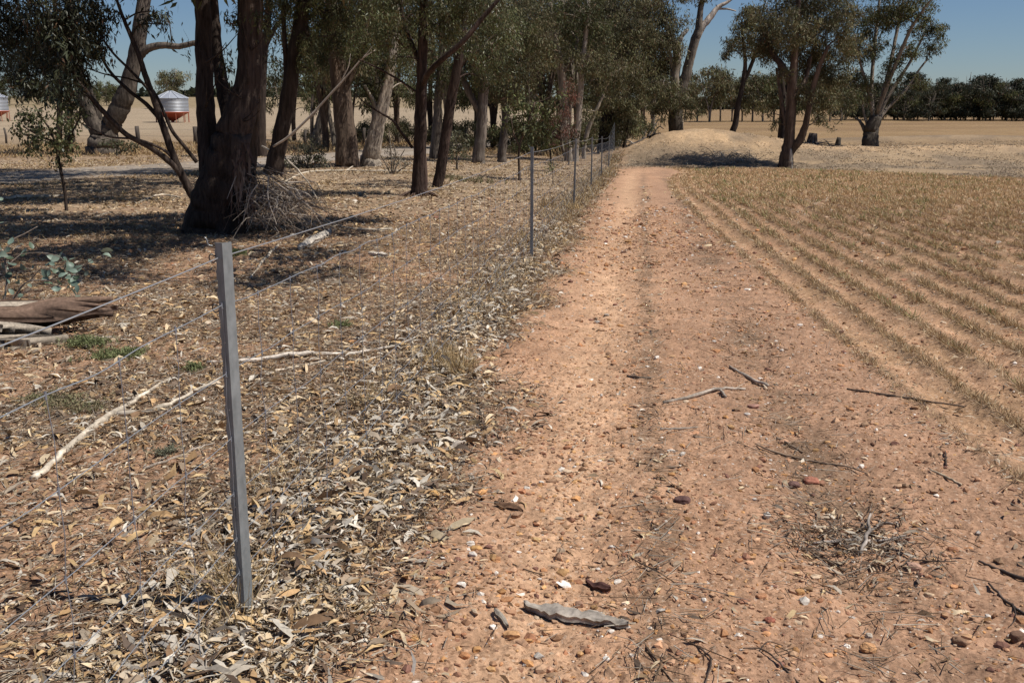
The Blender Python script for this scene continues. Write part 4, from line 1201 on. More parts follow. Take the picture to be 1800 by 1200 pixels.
# ------------------------------------------------------------------ background gums (prototypes copied about)
def auto_tree(name, label, px, Y, hgt, cr, base_f, seed, group, pal, bark, leaf, cov=1.2, nst=3, flat=.7):
    global RNG
    keep = RNG; RNG = np.random.default_rng(seed)
    t = Tree(name, label, px, 300, Y=Y, bark=bark, pal=pal, group=group, far=True)
    b = t.b; t.leaf = leaf
    top = []
    for k in range(nst):
        a_ = RNG.uniform(0, 6.28); l_ = RNG.uniform(.15, .55) * cr
        dx, dy = math.cos(a_) * l_, math.sin(a_) * l_
        hk = hgt * RNG.uniform(.72, .95); r0 = .019 * hgt * (1 if k == 0 else .65)
        t.limb_w([b - [0, 0, .2], b + [dx * .1, dy * .1, hk * .25], b + [dx * .5, dy * .5, hk * .55], b + [dx, dy, hk * .95]], [r0, r0 * .8, r0 * .55, r0 * .2], 7)
        top.append(b + [dx, dy, hk])
    for k in range(9):
        a_ = RNG.uniform(0, 6.28); z_ = hgt * RNG.uniform(.2, .6); l_ = cr * RNG.uniform(.35, .9); e = np.array([math.cos(a_), math.sin(a_), 0])
        t.limb_w([b + [0, 0, z_], b + e * l_ * .5 + [0, 0, z_ + l_ * .1], b + e * l_ + [0, 0, z_ + l_ * RNG.uniform(-.25, .5)]], [.03, .018, .006], 5, .05, tone=RNG.uniform(.8, 2.0))
    nc = int(7 + cr * 1.5)
    for k in range(nc):
        a_ = RNG.uniform(0, 6.28); q_ = math.sqrt(RNG.random()) * cr * .78
        zz = hgt * (base_f + (1 - base_f) * RNG.random() ** .8) * (1 - .18 * (q_ / cr) ** 2) - .1 * cr
        s_ = cr * RNG.uniform(.28, .46)
        t.clump_w(b + [math.cos(a_) * q_, math.sin(a_) * q_, zz], (s_, s_, s_ * flat), cov)
    r = t.done()
    RNG = keep
    return r


BELT = 'gum trees in the roadside belt'
BL = 'grey green gum in the dense belt of trees along the road'
pr = [auto_tree('gum_tree', BL, 560 + 60 * k, 50, h_, c_, f_, 100 + k, BELT, [OLIVE, GREENS, OLIVE][k], ['brown', 'dark', 'grey'][k], .26, 1.1, 5) for k, (h_, c_, f_) in enumerate(((9.5, 2.8, .33), (8.0, 2.5, .36), (10.5, 3.0, .34)))]
first = [True] * 3
for i, (px, Y) in enumerate(((575, 47), (620, 55), (662, 46), (700, 58), (758, 62), (790, 50), (838, 60), (868, 52), (930, 60), (955, 50), (985, 63), (1015, 54), (1045, 66), (1072, 58), (1100, 68), (1128, 76), (520, 64), (1000, 80), (1060, 84), (940, 76), (1145, 90))):
    k = i % 3; p = W(px, 300, Y); loc = (p[0], Y, float(h0(p[0], Y)))
    s_ = RNG.uniform(.85, 1.15)
    if first[k]:
        first[k] = False; pr[k].location = loc; pr[k].rotation_euler = (0, 0, RNG.random() * 6)
    else:
        copy_thing(pr[k], loc, RNG.random() * 6.28, s_)

US = 'low scrub under the roadside trees'
def scrub(px, Y, seed, pal):
    t = Tree('shrub', 'low dark scrub bush under the dense roadside trees', px, 300, Y=Y, bark='dark', pal=pal, cat='shrub', group=US)
    for k in range(6):
        e = RNG.normal(0, .5, 2); t.limb_w([t.b - [0, 0, .1], t.b + [e[0] * .5, e[1] * .5, .5], t.b + [e[0], e[1], 1.1]], [.03, .02, .01], 5, .05)
        t.clump_w(t.b + [e[0] * 1.3, e[1], RNG.uniform(.5, 1.3)], (.65, .6, .42), 1.2, leaf=.17)
    return t.done()
ps = [scrub(700, 52, 1, OLIVE), scrub(720, 52, 2, GREENS)]
for i, (px, Y, s_) in enumerate(((600, 58, .8), (640, 62, .9), (690, 54, .8), (722, 60, 1.0), (775, 52, .8), (800, 60, 1.0), (830, 56, .9), (862, 50, .8), (900, 54, 1.0), (922, 46, .7), (945, 50, 1.0), (965, 58, 1.1), (985, 46, .8), (1012, 52, 1.0), (1040, 50, 1.0), (1050, 60, 1.3), (1085, 62, 1.2), (1120, 72, 1.3), (560, 60, .7), (500, 58, .6))):
    k = i % 2; p = W(px, 300, Y); loc = (p[0], Y, float(h0(p[0], Y)))
    if i < 2: ps[k].location = loc; ps[k].scale = (s_,) * 3
    else: copy_thing(ps[k], loc, RNG.random() * 6.28, s_)

MID = 'gum trees in a row across the far paddock'
pm = [auto_tree('gum_tree', 'soft grey gum in the row of trees across the far paddock', 1240 + 60 * k, 118, 6.4, 2.9, .30, 200 + k, MID, OLIVE, 'grey', .42, 1.2, 3) for k in range(2)]
first = [True] * 2
for i, (px, Y, s_) in enumerate(((1222, 122, .95), (1243, 118, 1.15), (1262, 126, 1.0), (1282, 120, .85), (1300, 128, .95), (1318, 122, 1.0), (1336, 120, 1.1), (1355, 128, .95), (1374, 122, 1.0), (1392, 126, .9), (1412, 121, 1.0), (1432, 128, .95), (1452, 122, 1.0), (1472, 127, .95), (1160, 124, .9), (1142, 150, 1.0), (1200, 130, .9))):
    k = i % 2; p = W(px, 300, Y); loc = (p[0], Y, float(h0(p[0], Y)))
    if first[k]:
        first[k] = False; pm[k].location = loc; pm[k].scale = (s_,) * 3
    else:
        copy_thing(pm[k], loc, RNG.random() * 6.28, s_)

WOOD = 'dark trees in the wood edge beyond the field'
pw = [auto_tree('mallee_tree', 'dark flat topped tree in the wood edge beyond the field', 1500 + 60 * k, 140, 5.0, 2.5, .14, 300 + k, WOOD, [DARKG, GREENS, DARKG][k], 'grey', .32, 2.0, 5, .5) for k in range(3)]
first = [True] * 3
i = 0
for row, Y0 in ((0, 133), (1, 139), (2, 145)):
    for px in np.arange(1478, 1960, 17.5 if row == 0 else 21):
        Y = Y0 + RNG.normal(0, 1.5) - (px - 1480) * .02; px = px + RNG.normal(0, 4)
        k = i % 3; i += 1; p = W(px, 300, Y); loc = (p[0], Y, float(h0(p[0], Y)))
        s_ = (.82 + .40 * vn2(px * .014, 3.3)) * RNG.uniform(.82, 1.16) * (1.0 if row == 0 else 1.1)
        if 1690 < px < 1780: s_ *= 1.08
        if first[k]:
            first[k] = False; pw[k].location = loc; pw[k].scale = (s_,) * 3
        else:
            copy_thing(pw[k], loc, RNG.random() * 6.28, s_)

# trees out on the left paddocks
PD = 'small trees in the shelter belt behind the left paddock'
pp = auto_tree('gum_tree', 'dark green gum in the shelter belt behind the left paddock', 180, 262, 6.6, 3.4, .35, 400, PD, GREENS, 'grey', .55, 1.4, 3)
fst = True
for px, Y, s_ in ((30, 265, 1.2), (52, 262, .9), (8, 268, 1.0), (168, 262, .85), (182, 266, .95), (198, 262, .9), (214, 268, .8), (226, 264, .75), (80, 268, .9), (-20, 262, 1.2), (456, 300, .55), (538, 330, .5)):
    p = W(px, 300, Y); loc = (p[0], Y, float(h0(p[0], Y)))
    if fst: fst = False; pp.location = loc; pp.scale = (s_,) * 3
    else: copy_thing(pp, loc, RNG.random() * 6.28, s_)
auto_tree('gum_tree', 'spreading paddock gum directly behind the silver grain bin', 306, 235, 9.6, 4.6, .36, 411, None, OLIVE, 'pale', .6, 1.3, 4)
auto_tree('gum_tree', 'lone paddock gum seen through stems left of the leaning trunk', 495, 270, 8.6, 3.6, .42, 412, None, OLIVE, 'pale', .6, .8, 3)
mb = MB()
x = RNG.uniform(-420, 260, 5200); y = 905 + RNG.uniform(-14, 14, 5200)
zt = h0(x, y)
leaves(mb, np.stack([x, y, zt + RNG.uniform(.5, 7.0, 5200) * (.6 + .8 * vn2(x * .03, 0 * x))], -1), nrm(RNG.normal(0, 1, (5200, 3))), nrm(RNG.normal(0, 1, (5200, 3))), 7.0, 4.5, pick(DARKG, 5200))
tag(mb.build('distant_woods', M_LEAFF, smooth=False), 'thin dark line of woods on the far left horizon', 'woods', kind='stuff')

# ------------------------------------------------------------------ grain bins
def grain_bin(px, Y, label):
    p = W(px, 216, Y); b = np.array([p[0], Y, float(h0(p[0], Y))])
    root = thing('grain_bin', label, 'grain bin', b, 'field bins')
    R_, z0, z1, z2 = 2.22, 1.36, 3.18, 4.22
    zs = np.linspace(z0, z1, 58); rr = R_ + .028 * np.sin((zs - z0) / .19 * 2 * math.pi)
    mb = MB(); tube(mb, np.stack([0 * zs + b[0], 0 * zs + b[1], zs + b[2]], -1), rr, 48, (.34, .355, .375), cap=False)
    mb.build('wall', M_SHEET, root, b)
    mb = MB(); tube(mb, [b + [0, 0, z1 - .02], b + [0, 0, z1 + .02], b + [0, 0, z2 - .12], b + [0, 0, z2 - .1], b + [0, 0, z2]], [R_ + .10, R_ + .10, .32, .26, .24], 32, (.40, .42, .455))
    rf = mb.build('roof', M_SHEET, root, b, smooth=False)
    mb = MB()
    for k in range(12):
        a_ = k / 12 * 6.283 + .2; e = np.array([math.cos(a_), math.sin(a_), 0])
        prisms(mb, [b + e * (R_ + .11) + [0, 0, z1 + .05]], [b + e * .33 + [0, 0, z2 - .08]], .045, .045, (.55, .57, .60), 4)
    mb.build('roof_rib', M_SHEET, rf, b)
    mb = MB(); tube(mb, [b + [0, 0, z0 + .02], b + [0, 0, z0 - .05], b + [0, 0, .16], b + [0, 0, .05]], [R_ + .02, R_, .22, .2], 40, (.30, .06, .028))
    mb.build('hopper', M_PAINT, root, b, smooth=False)
    for k in range(12):
        a_ = k / 12 * 6.283; e = np.array([math.cos(a_), math.sin(a_), 0])
        mb = MB(); prisms(mb, [b + e * (R_ - .03) + [0, 0, -.05]], [b + e * (R_ - .03) + [0, 0, z0 + .06]], .05, .05, (.36, .11, .06), 4)
        mb.build('leg', M_PAINT, root, b)
    mb = MB(); tube(mb, np.array([b + np.array([math.cos(a_) * (R_ + .03), math.sin(a_) * (R_ + .03), z0]) for a_ in np.linspace(0, 6.283, 40)]), .05, 5, (.5, .12, .05)); mb.build('base_ring', M_PAINT, root, b)
    mb = MB()
    e = np.array([-.15, -1, 0]) / 1.011; q0 = b + e * (R_ + .05) + [0, 0, z0 + .25]
    mb.add([q0 + [-.13, 0, 0], q0 + [.13, 0, 0], q0 + [.13, 0, .30], q0 + [-.13, 0, .30], q0 + [-.13, .1, 0], q0 + [.13, .1, 0], q0 + [.13, .1, .3], q0 + [-.13, .1, .3]], [[0, 1, 2, 3], [4, 7, 6, 5], [0, 4, 5, 1], [1, 5, 6, 2], [2, 6, 7, 3], [3, 7, 4, 0]], None, (.75, .75, .74))
    mb.build('hatch', M_PAINT, root, b, smooth=False)


grain_bin(304, 140, 'silver corrugated grain bin on a red hopper in the tan paddock')
grain_bin(-13, 141, 'grain bin cut off by the left picture edge, behind hanging leaves')

# ------------------------------------------------------------------ shrubs on the verge
def shrub(label, px, py, cl, pal, stems, Y=None, leaf=None, bark='grey'):
    t = Tree('shrub', label, px, py, Y=Y, bark=bark, pal=pal, cat='shrub')
    for p in stems: t.limb(p, rough=.05)
    for c in cl: t.clump(*c[:4], cov=c[4], dy=RNG.normal(0, .2), leaf=leaf, droop=.3, thin=1.6)
    return t.done()


PALEG = [(.17, .165, .10), (.13, .13, .075), (.20, .18, .12), (.10, .10, .06)]
shrub('pale leaved scrubby bush at the foot of the dark leaning trunk', 545, 296, ((545, 262, 26, 16, .8), (525, 282, 28, 12, .8), (562, 275, 20, 14, .7), (550, 245, 14, 10, .5), (500, 288, 14, 8, .5)), PALEG,
      ([(540, 296, 1.6), (545, 275, 1.3), (550, 250, .8)], [(535, 296, 1.4), (525, 282, 1), (510, 276, .7)], [(545, 296, 1.4), (560, 280, 1), (568, 266, .7)]), leaf=.085)
shrub('rounded pale bush right of the reddish trunks', 803, 278, ((802, 252, 18, 16, 1.0), (815, 265, 14, 12, .9), (792, 265, 12, 12, .8), (805, 238, 12, 8, .6)), PALEG,
      ([(803, 279, 1.8), (802, 262, 1.4), (800, 240, .8)],), Y=30, leaf=.10)
shrub('grey twiggy half dead bush between pale trunk and red trunk', 692, 305, ((690, 270, 18, 14, .35), (705, 285, 16, 10, .4), (680, 290, 14, 10, .3)), [(.22, .19, .15), (.17, .15, .11)],
      ([(688, 306, 1.5), (688, 280, 1.2), (684, 232, .7)], [(692, 306, 1.4), (702, 280, 1), (712, 262, .6)], [(686, 306, 1.3), (676, 285, 1), (668, 272, .6)], [(690, 306, 1.2), (695, 270, .9), (690, 250, .5)], [(694, 306, 1.2), (714, 292, .9), (724, 284, .5)]), leaf=.07)
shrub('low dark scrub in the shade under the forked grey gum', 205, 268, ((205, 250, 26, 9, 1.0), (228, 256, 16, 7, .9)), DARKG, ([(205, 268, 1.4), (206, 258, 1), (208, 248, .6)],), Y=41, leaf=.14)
shrub('grey scrub at the feet of the twin pale trunks', 1000, 262, ((990, 248, 14, 10, 1.0), (1008, 240, 12, 14, .8), (1030, 250, 12, 8, .8)), OLIVE, ([(1000, 264, 1.2), (1000, 250, 1), (1002, 238, .6)],), Y=40, leaf=.16)
shrub('sparse tall weeds in front of the reddish sapling', 972, 306, ((972, 290, 8, 12, .7), (962, 296, 6, 6, .6)), [(.13, .14, .06), (.19, .16, .08)], ([(972, 307, .8), (972, 296, .6), (973, 282, .4)],), Y=25, leaf=.08)
for lb, cl in (('dense low growing green grey herb patch beside the rotten log', ((150, 606, 36, 13, 1.0), (195, 625, 44, 10, .9), (230, 622, 24, 8, .7))), ('brownish green herb mat at left, below the green herb patch', ((110, 705, 62, 12, .8), (150, 718, 40, 9, .8), (70, 700, 30, 8, .6))),
               ('tiny bright green weed behind the long pale stick', ((343, 650, 13, 11, .9),)), ('tiny green weed far along from the first post', ((600, 572, 14, 8, .8),)), ('grassy green weed just right of the first post top', ((420, 446, 15, 7, .8),)),
               ('pale fuzzy grey weed on the bare patch left of the post', ((295, 795, 14, 9, .9),)), ('faint green weed patch in front of the reddish trunks', ((830, 318, 40, 7, .5), (790, 312, 24, 5, .4)))):
    p = G(cl[0][0], cl[0][1] + cl[0][3] * .7)
    t = Tree('weed', lb, cl[0][0], cl[0][1] + cl[0][3] * .7, bark=(.12, .10, .05), cat='weed', pal=[(.19, .19, .095), (.25, .21, .12), (.28, .22, .13)] if 'mat' in lb or 'faint' in lb else [(.22, .22, .15), (.17, .17, .11)] if 'fuzzy' in lb else [(.21, .235, .10), (.25, .26, .125), (.16, .18, .08)])
    t.far = False
    for c in cl:
        q = G(c[0], c[1] + c[3] * .4); k_ = int(60 * c[2] * c[3] / 300 * c[4]) + 18
        a_ = c[2] * q[1] / F; b_ = a_ * .75
        X_ = q[0] + RNG.normal(0, .5, k_) * a_; Y_ = q[1] + RNG.normal(0, .5, k_) * b_
        A_ = on(X_, Y_, 0.0); hh = RNG.uniform(.4, 1, k_) * np.clip(c[3] * q[1] / F * 1.3, .03, .14)
        B_ = A_ + np.stack([RNG.normal(0, .03, k_), RNG.normal(0, .03, k_), hh], -1)
        prisms(t.tr, A_, B_, .0016, .0008, (.13, .11, .06), 3)
        tt = RNG.random((k_, 16, 1)) ** .7
        Cx = (A_[:, None] * (1 - tt) + B_[:, None] * tt).reshape(-1, 3) + RNG.normal(0, .006, (k_ * 16, 3))
        leaves(t.cr, Cx, nrm(RNG.normal(0, .7, Cx.shape) + [0, 0, .5]), nrm(RNG.normal(0, 1, Cx.shape)), np.clip(.0035 * q[1], .014, .06), np.clip(.0011 * q[1], .004, .018), pick(t.pal, len(Cx)))
    root = thing(t.name, t.label, t.cat, t.b); t.tr.build('stem', M_TWIG, root, t.b)['kind'] = 'stuff'; t.cr.build('foliage', M_STRAW, root, t.b, smooth=False)


# broad-leaved sucker at the left edge
def ovals(mb, C, D, N, L, Wd, col):
    S = nrm(np.cross(D, N)); N = np.cross(S, D)
    th = np.array([0, .22, .5, .78, 1.0]); ww = np.array([.0, .82, 1.0, .62, .0])
    for i in range(len(C)):
        l, r_, m_ = [], [], []
        cv = RNG.normal(.0, .25)
        for a_, b_ in zip(th, ww):
            mid = C[i] + D[i] * L[i] * a_ + N[i] * L[i] * cv * (a_ * (1 - a_)) * 2
            m_.append(mid); l.append(mid + S[i] * Wd[i] * .5 * b_ + N[i] * Wd[i] * .14 * b_); r_.append(mid - S[i] * Wd[i] * .5 * b_ + N[i] * Wd[i] * .14 * b_)
        V = np.array(m_ + l + r_)
        q = [[k, k + 1, 5 + k + 1, 5 + k] for k in range(4)] + [[k + 1, k, 10 + k, 10 + k + 1] for k in range(4)]
        mb.add(V, q, None, col[i])


t = Tree('eucalyptus_sucker', 'broad blue grey leaved gum sucker at the left edge', 30, 562, bark=(.20, .16, .13), cat='shrub'); t.far = False
for p in ([(-4, 578, 3), (12, 500, 2.6), (8, 450, 2.2), (20, 424, 1.8), (45, 410, 1.3), (66, 398, .9)], [(-4, 578, 2.5), (30, 515, 2), (52, 494, 1.8), (90, 492, 1.5), (118, 482, 1.2), (150, 465, 1), (172, 450, .8)],
          [(90, 492, 1.3), (115, 470, 1.2), (105, 452, 1), (70, 444, .8), (25, 448, .6)], [(52, 494, 1.2), (66, 478, 1), (74, 470, .8)], [(10, 470, 1.3), (30, 452, 1), (48, 440, .8)], [(118, 482, 1), (100, 505, .8), (110, 515, .6)], [(10, 530, 1.2), (12, 560, .9)]):
    t.limb([(a_, b_, c_ * .8) for a_, b_, c_ in p], dy=RNG.normal(0, .2), sink=(p[0][0] < 0))
LP = [(47, 436, 16), (58, 438, 13), (105, 449, 16), (176, 441, 20), (180, 447, 14), (56, 468, 13), (72, 472, 21), (92, 478, 12), (101, 470, 14), (108, 481, 15), (118, 493, 15), (128, 476, 17), (137, 478, 14), (94, 500, 17), (90, 508, 15), (128, 499, 16), (136, 500, 13), (8, 450, 14), (-2, 446, 16), (16, 430, 15), (2, 462, 15), (20, 545, 20), (8, 552, 18), (5, 548, 14), (72, 492, 12), (36, 450, 13), (112, 470, 13), (155, 455, 10), (-8, 430, 15), (118, 505, 11), (100, 490, 14)]
C_ = np.array([W(a_, b_, t.Y + RNG.normal(0, .12)) for a_, b_, _ in LP] + [W(RNG.normal(112, 26), RNG.normal(480, 18), t.Y + RNG.normal(0, .15)) for _ in range(26)] + [W(RNG.normal(8, 16), RNG.normal(470, 40), t.Y + RNG.normal(0, .15)) for _ in range(20)]); LP = LP + [(0, 0, RNG.uniform(9, 16)) for _ in range(46)]; L_ = np.array([c_ for *_, c_ in LP]) * t.Y / F * 1.15
ovals(t.cr, C_, nrm(RNG.normal(0, 1, C_.shape) * [1, .7, .7] + [.3, 0, -.2]), nrm(RNG.normal(0, .6, C_.shape) + [.2, -1.0, .7]), L_, L_ * RNG.uniform(.5, .7, len(L_)), pick([(.20, .27, .21), (.16, .22, .17), (.24, .30, .23), (.11, .16, .10)], len(L_)))
root = thing(t.name, t.label, t.cat, t.b); t.tr.build('stem', M_TWIG, root, t.b); t.cr.build('foliage', M_LEAF, root, t.b)


# ------------------------------------------------------------------ fallen wood
def stick(label, branches, col, name='fallen_branch', lift=.6, rs=1.0, cat='branch'):
    mb = MB(); b0 = None
    for pts in branches:
        P = []; r = []
        for k, p in enumerate(pts):
            g = G(p[0], p[1]); rr = p[2] * np.hypot(g[0], g[1]) / F * rs * (.62 if max(col) < .21 else .8)
            dz = p[3] if len(p) > 3 else 0
            P.append([g[0], g[1], float(hz(g[0], g[1])) + rr * lift + .006 + dz]); r.append(rr)
        if b0 is None: b0 = np.array(P[0])
        S = smooth_line(np.column_stack([P, r]), 6)
        S[1:-1, :3] += RNG.normal(0, 1, (len(S) - 2, 3)) * (S[1:-1, 3:4] * [.4, .4, .15])
        c = np.array(col)[None] * (1 + RNG.normal(0, .12, (len(S), 1)))
        tube(mb, S[:, :3], np.maximum(S[:, 3], .0012), 7, c, .22)
    return tag(mb.build(name, M_TWIG, loc=b0), label, cat)


PW, GW, DW, BW = (.46, .39, .30), (.30, .25, .20), (.085, .06, .045), (.20, .145, .10)
stick('long pale forked branch lying left of the first post', [[(58, 843, 7), (110, 800, 7.5), (165, 757, 7), (207, 726, 6.5), (246, 702, 5), (300, 667, 3)], [(207, 733, 6), (260, 729, 5.5), (320, 706, 4.5), (388, 671, 2.5)], [(150, 770, 3), (178, 742, 2.5), (205, 728, 2)]], PW)
stick('straight pale stick lying behind the first post', [[(364, 641, 4), (440, 639, 5), (520, 631, 5), (580, 623, 4.5), (640, 621, 4), (700, 607, 3), (738, 594, 2)]], (.46, .40, .33))
stick('short thin pale stick just in front of the straight pale one', [[(465, 659, 2.5), (520, 646, 3), (572, 638, 2.5)], [(612, 634, 1.5), (640, 640, 3), (684, 621, 2)]], PW)
stick('thin grey stick on the bare patch beside the post', [[(252, 826, 3), (310, 806, 3), (360, 788, 2.5), (402, 785, 2)]], GW)
stick('pale stick at the left edge near the thin sapling', [[(-30, 358, 4), (20, 350, 4), (70, 348, 3.5), (112, 346, 2)]], PW)
stick('small curved pale stick right of the thin sapling', [[(236, 360, 2), (262, 350, 2), (286, 345, 2), (318, 348, 1.5)]], PW)
stick('long thin pale branch lying across the verge below the stout trunks', [[(500, 322, 2), (535, 305, 2.2), (590, 302, 2.2), (660, 302, 2), (728, 301, 1.4)], [(608, 301, 1.4), (634, 285, 1)]], PW)
stick('thin grey twig leaning out of the twig heap', [[(462, 283, 1.6, .5), (500, 304, 1.8, .4), (535, 330, 1.6, .2), (560, 354, 1.2)]], PW)
stick('pale stick lying right of the twig heap', [[(570, 392, 2.5), (605, 401, 3), (640, 407, 3), (690, 404, 2)]], PW)
stick('short pale stick in leaves behind the first post top', [[(440, 492, 2), (466, 456, 3), (490, 431, 2.5)]], PW)
stick('knobbly grey stick lying alone on the middle of the track', [[(1166, 709, 3), (1215, 698, 4), (1262, 688, 4), (1310, 682, 2.6)], [(1266, 690, 3), (1276, 698, 3)]], GW)
stick('thin dark twig left of the long dark twig on the track', [[(1328, 780, 2), (1362, 789, 3), (1406, 797, 2.4)], [(1366, 764, 3), (1388, 776, 3.5), (1412, 786, 2.5)]], BW)
stick('long thin dark twig pointing at the crop rows', [[(1400, 796, 2.4), (1450, 806, 2.8), (1490, 818, 2.4), (1526, 829, 1.4)]], BW)
stick('pale grey straight stick at the track edge, farthest up the track', [[(1283, 640, 2.5), (1318, 659, 4), (1350, 674, 3.4)]], (.32, .27, .22))
stick('grey stick at the edge of the leaf litter, mid picture', [[(680, 881, 2.2), (730, 868, 4), (792, 858, 3.5), (825, 856, 2)], [(736, 866, 2.4), (762, 852, 1.8)]], GW)
stick('short straight grey stick in the litter heap left of the track', [[(636, 928, 2.6), (680, 925, 3), (720, 926, 2)]], GW)
stick('dark stick lying across the first crop row', [[(1488, 687, 2.5), (1560, 697, 4), (1624, 706, 3.5), (1696, 714, 2)]], DW)
stick('grey stick lying flat across the leaf drift', [[(1430, 947, 3.5), (1482, 946, 4.5), (1540, 945, 4), (1592, 943, 2.5)], [(1530, 934, 3), (1552, 920, 3), (1570, 921, 2)]], (.24, .205, .175), rs=.9)
stick('grey stick propped up on the leaf drift', [[(1512, 968, 3.5), (1524, 940, 4.5, .015), (1529, 912, 2.5, .03)]], (.24, .205, .175))
stick('brown stick at the near left end of the leaf drift', [[(1428, 958, 3), (1455, 976, 4.5), (1484, 992, 4)]], BW)
stick('thin dark twig lying slantwise left of the bark slab', [[(862, 966, 1.6), (906, 988, 2.4), (954, 1003, 1.6)]], DW)
stick('thick dark stick poking in from the right edge', [[(1720, 984, 3.5), (1760, 1000, 5.5), (1830, 1030, 6)]], (.07, .052, .042))
stick('dark bent stick below the thick one at right edge', [[(1738, 1025, 3), (1770, 1058, 4), (1820, 1090, 4)], [(1780, 1062, 2.2), (1786, 1084, 1.6), (1776, 1100, 1)]], (.07, .052, .042))
stick('curved dark twig at the bottom of the track, left one', [[(1212, 1132, 2), (1244, 1156, 3), (1250, 1172, 3), (1238, 1205, 2.4)]], DW)
stick('curved dark twig at the bottom of the track, right one', [[(1306, 1148, 2), (1336, 1142, 2.4), (1364, 1166, 3), (1404, 1205, 2.6)], [(1336, 1143, 2), (1350, 1130, 1.6), (1376, 1138, 1.2)]], DW)
stick('dark twig in the litter strip below the bark slab', [[(1122, 1105, 2), (1140, 1140, 3.4), (1170, 1185, 3), (1196, 1215, 2)], [(1120, 1160, 2), (1128, 1130, 1.6), (1170, 1098, 1)]], DW)
stick('fine dark twig along the edge of the litter strip', [[(1078, 952, 1.2), (1120, 985, 2), (1160, 1015, 2), (1196, 1034, 1.2)]], DW)
stick('short dark bark chip in the middle of the pale wheel track', [[(1102, 655, 3), (1122, 659, 4.5), (1145, 660, 3)]], DW)
stick('thin grey twig beyond the short stick in the litter strip', [[(1160, 757, 1.6), (1194, 755, 2.6), (1226, 752, 1.6)]], GW)
stick('thin dark twig hanging over the litter edge', [[(838, 706, 1.8), (848, 740, 3), (858, 788, 2)], [(846, 742, 2), (856, 760, 1.4)]], DW)
stick('dark twig lying right of the leaf drift', [[(1596, 983, 1.6), (1640, 988, 2.2), (1682, 990, 1.2)]], DW)
stick('thin twig standing in the dirt by the crop edge', [[(1661, 800, 2), (1662, 812, 2.4), (1663, 824, 2)]], DW)
stick('grey stick by the first crop rows at right', [[(1634, 828, 2), (1664, 840, 3), (1690, 852, 2)]], (.40, .32, .22))
stick('dark fallen branch lying on the left flank of the mound', [[(1106, 256, 2.5), (1125, 249, 3), (1143, 241, 3.4), (1160, 236, 2.6)], [(1140, 243, 2.4, .1), (1150, 233, 2, .5), (1157, 228, 1.4, .8)], [(1146, 240, 2, .1), (1158, 233, 1.6, .4), (1166, 235, 1, .2)], [(1130, 247, 2, .1), (1136, 240, 1.4, .4)]], (.07, .055, .045))
stick('white fallen branch lying at the end of the fence', [[(1070, 262, 1.2, .2), (1085, 258, 1.4, .3), (1105, 255, 1.2, .2), (1118, 256, .8)]], (.6, .55, .48))

# rotten hollow log: arched rotten shell over a dark hollow, grey splintered planks at its left end
def plank(mb, P0, P1, wd, th, col, seed, roll=0.0, bow=0.0, ragged=.12):
    P0 = np.asarray(P0, float); P1 = np.asarray(P1, float)
    ax = nrm(P1 - P0); Ln = np.linalg.norm(P1 - P0); sd = nrm(np.cross(ax, [0, 0, 1.])); up = np.cross(sd, ax)
    sd, up = sd * math.cos(roll) + up * math.sin(roll), up * math.cos(roll) - sd * math.sin(roll)
    nl, nw = 44, 15
    V, Cc = [], []
    for s_ in (1, 0):
        for i in range(nl):
            t_ = i / (nl - 1)
            for j in range(nw):
                v_ = j / (nw - 1) * 2 - 1
                e_ = ragged * (vn2(j * .9 + seed, 2.2) - .5 + .6 * (vn2(j * 2.7 + seed, 9.1) - .5))
                tt = t_ * (1 + e_)
                ww = wd * .5 * (1 + .25 * (vn2(t_ * 5 + seed, 4 + s_) - .5) + .12 * (vn2(t_ * 17 + seed, 6) - .5))
                groove = .35 * th * (vn2(j * 1.9 + seed, t_ * 1.2) - .5) + .2 * th * (vn2(j * 3.3 + seed, t_ * 4) - .5)
                z = (th * .5 if s_ else -th * .5) + bow * (1 - v_ * v_) + (groove if s_ else 0)
                V.append(P0 + ax * Ln * tt + sd * (v_ * ww + wd * .5 * (vn2(t_ * 2.2 + seed, 1) - .5)) + up * (z + wd * .35 * (vn2(t_ * 2.6 + seed, 5) - .5)))
                g = vn2(j * 2.3 + seed, t_ * 1.5)
                Cc.append(np.array(col) * (.35 + 1.1 * g) * (.8 + .4 * vn2(j * .8 + seed, t_ * 9)) * (1.0 if s_ else .55))
    m_ = nl * nw; q = []
    for i in range(nl - 1):
        for j in range(nw - 1):
            k = i * nw + j; q += [[k, k + 1, k + nw + 1, k + nw], [m_ + k + 1, m_ + k, m_ + k + nw, m_ + k + nw + 1]]
        for j in (0, nw - 1):
            k = i * nw + j; q.append([k, k + nw, m_ + k + nw, m_ + k])
    for i in (0, nl - 1):
        for j in range(nw - 1):
            k = i * nw + j; q.append([k, k + 1, m_ + k + 1, m_ + k])
    mb.add(np.array(V), q, None, np.clip(Cc, .008, .8))


def gz(px, py, z):
    g = G(px, py); return np.array([g[0], g[1], float(h0(g[0], g[1])) + z])


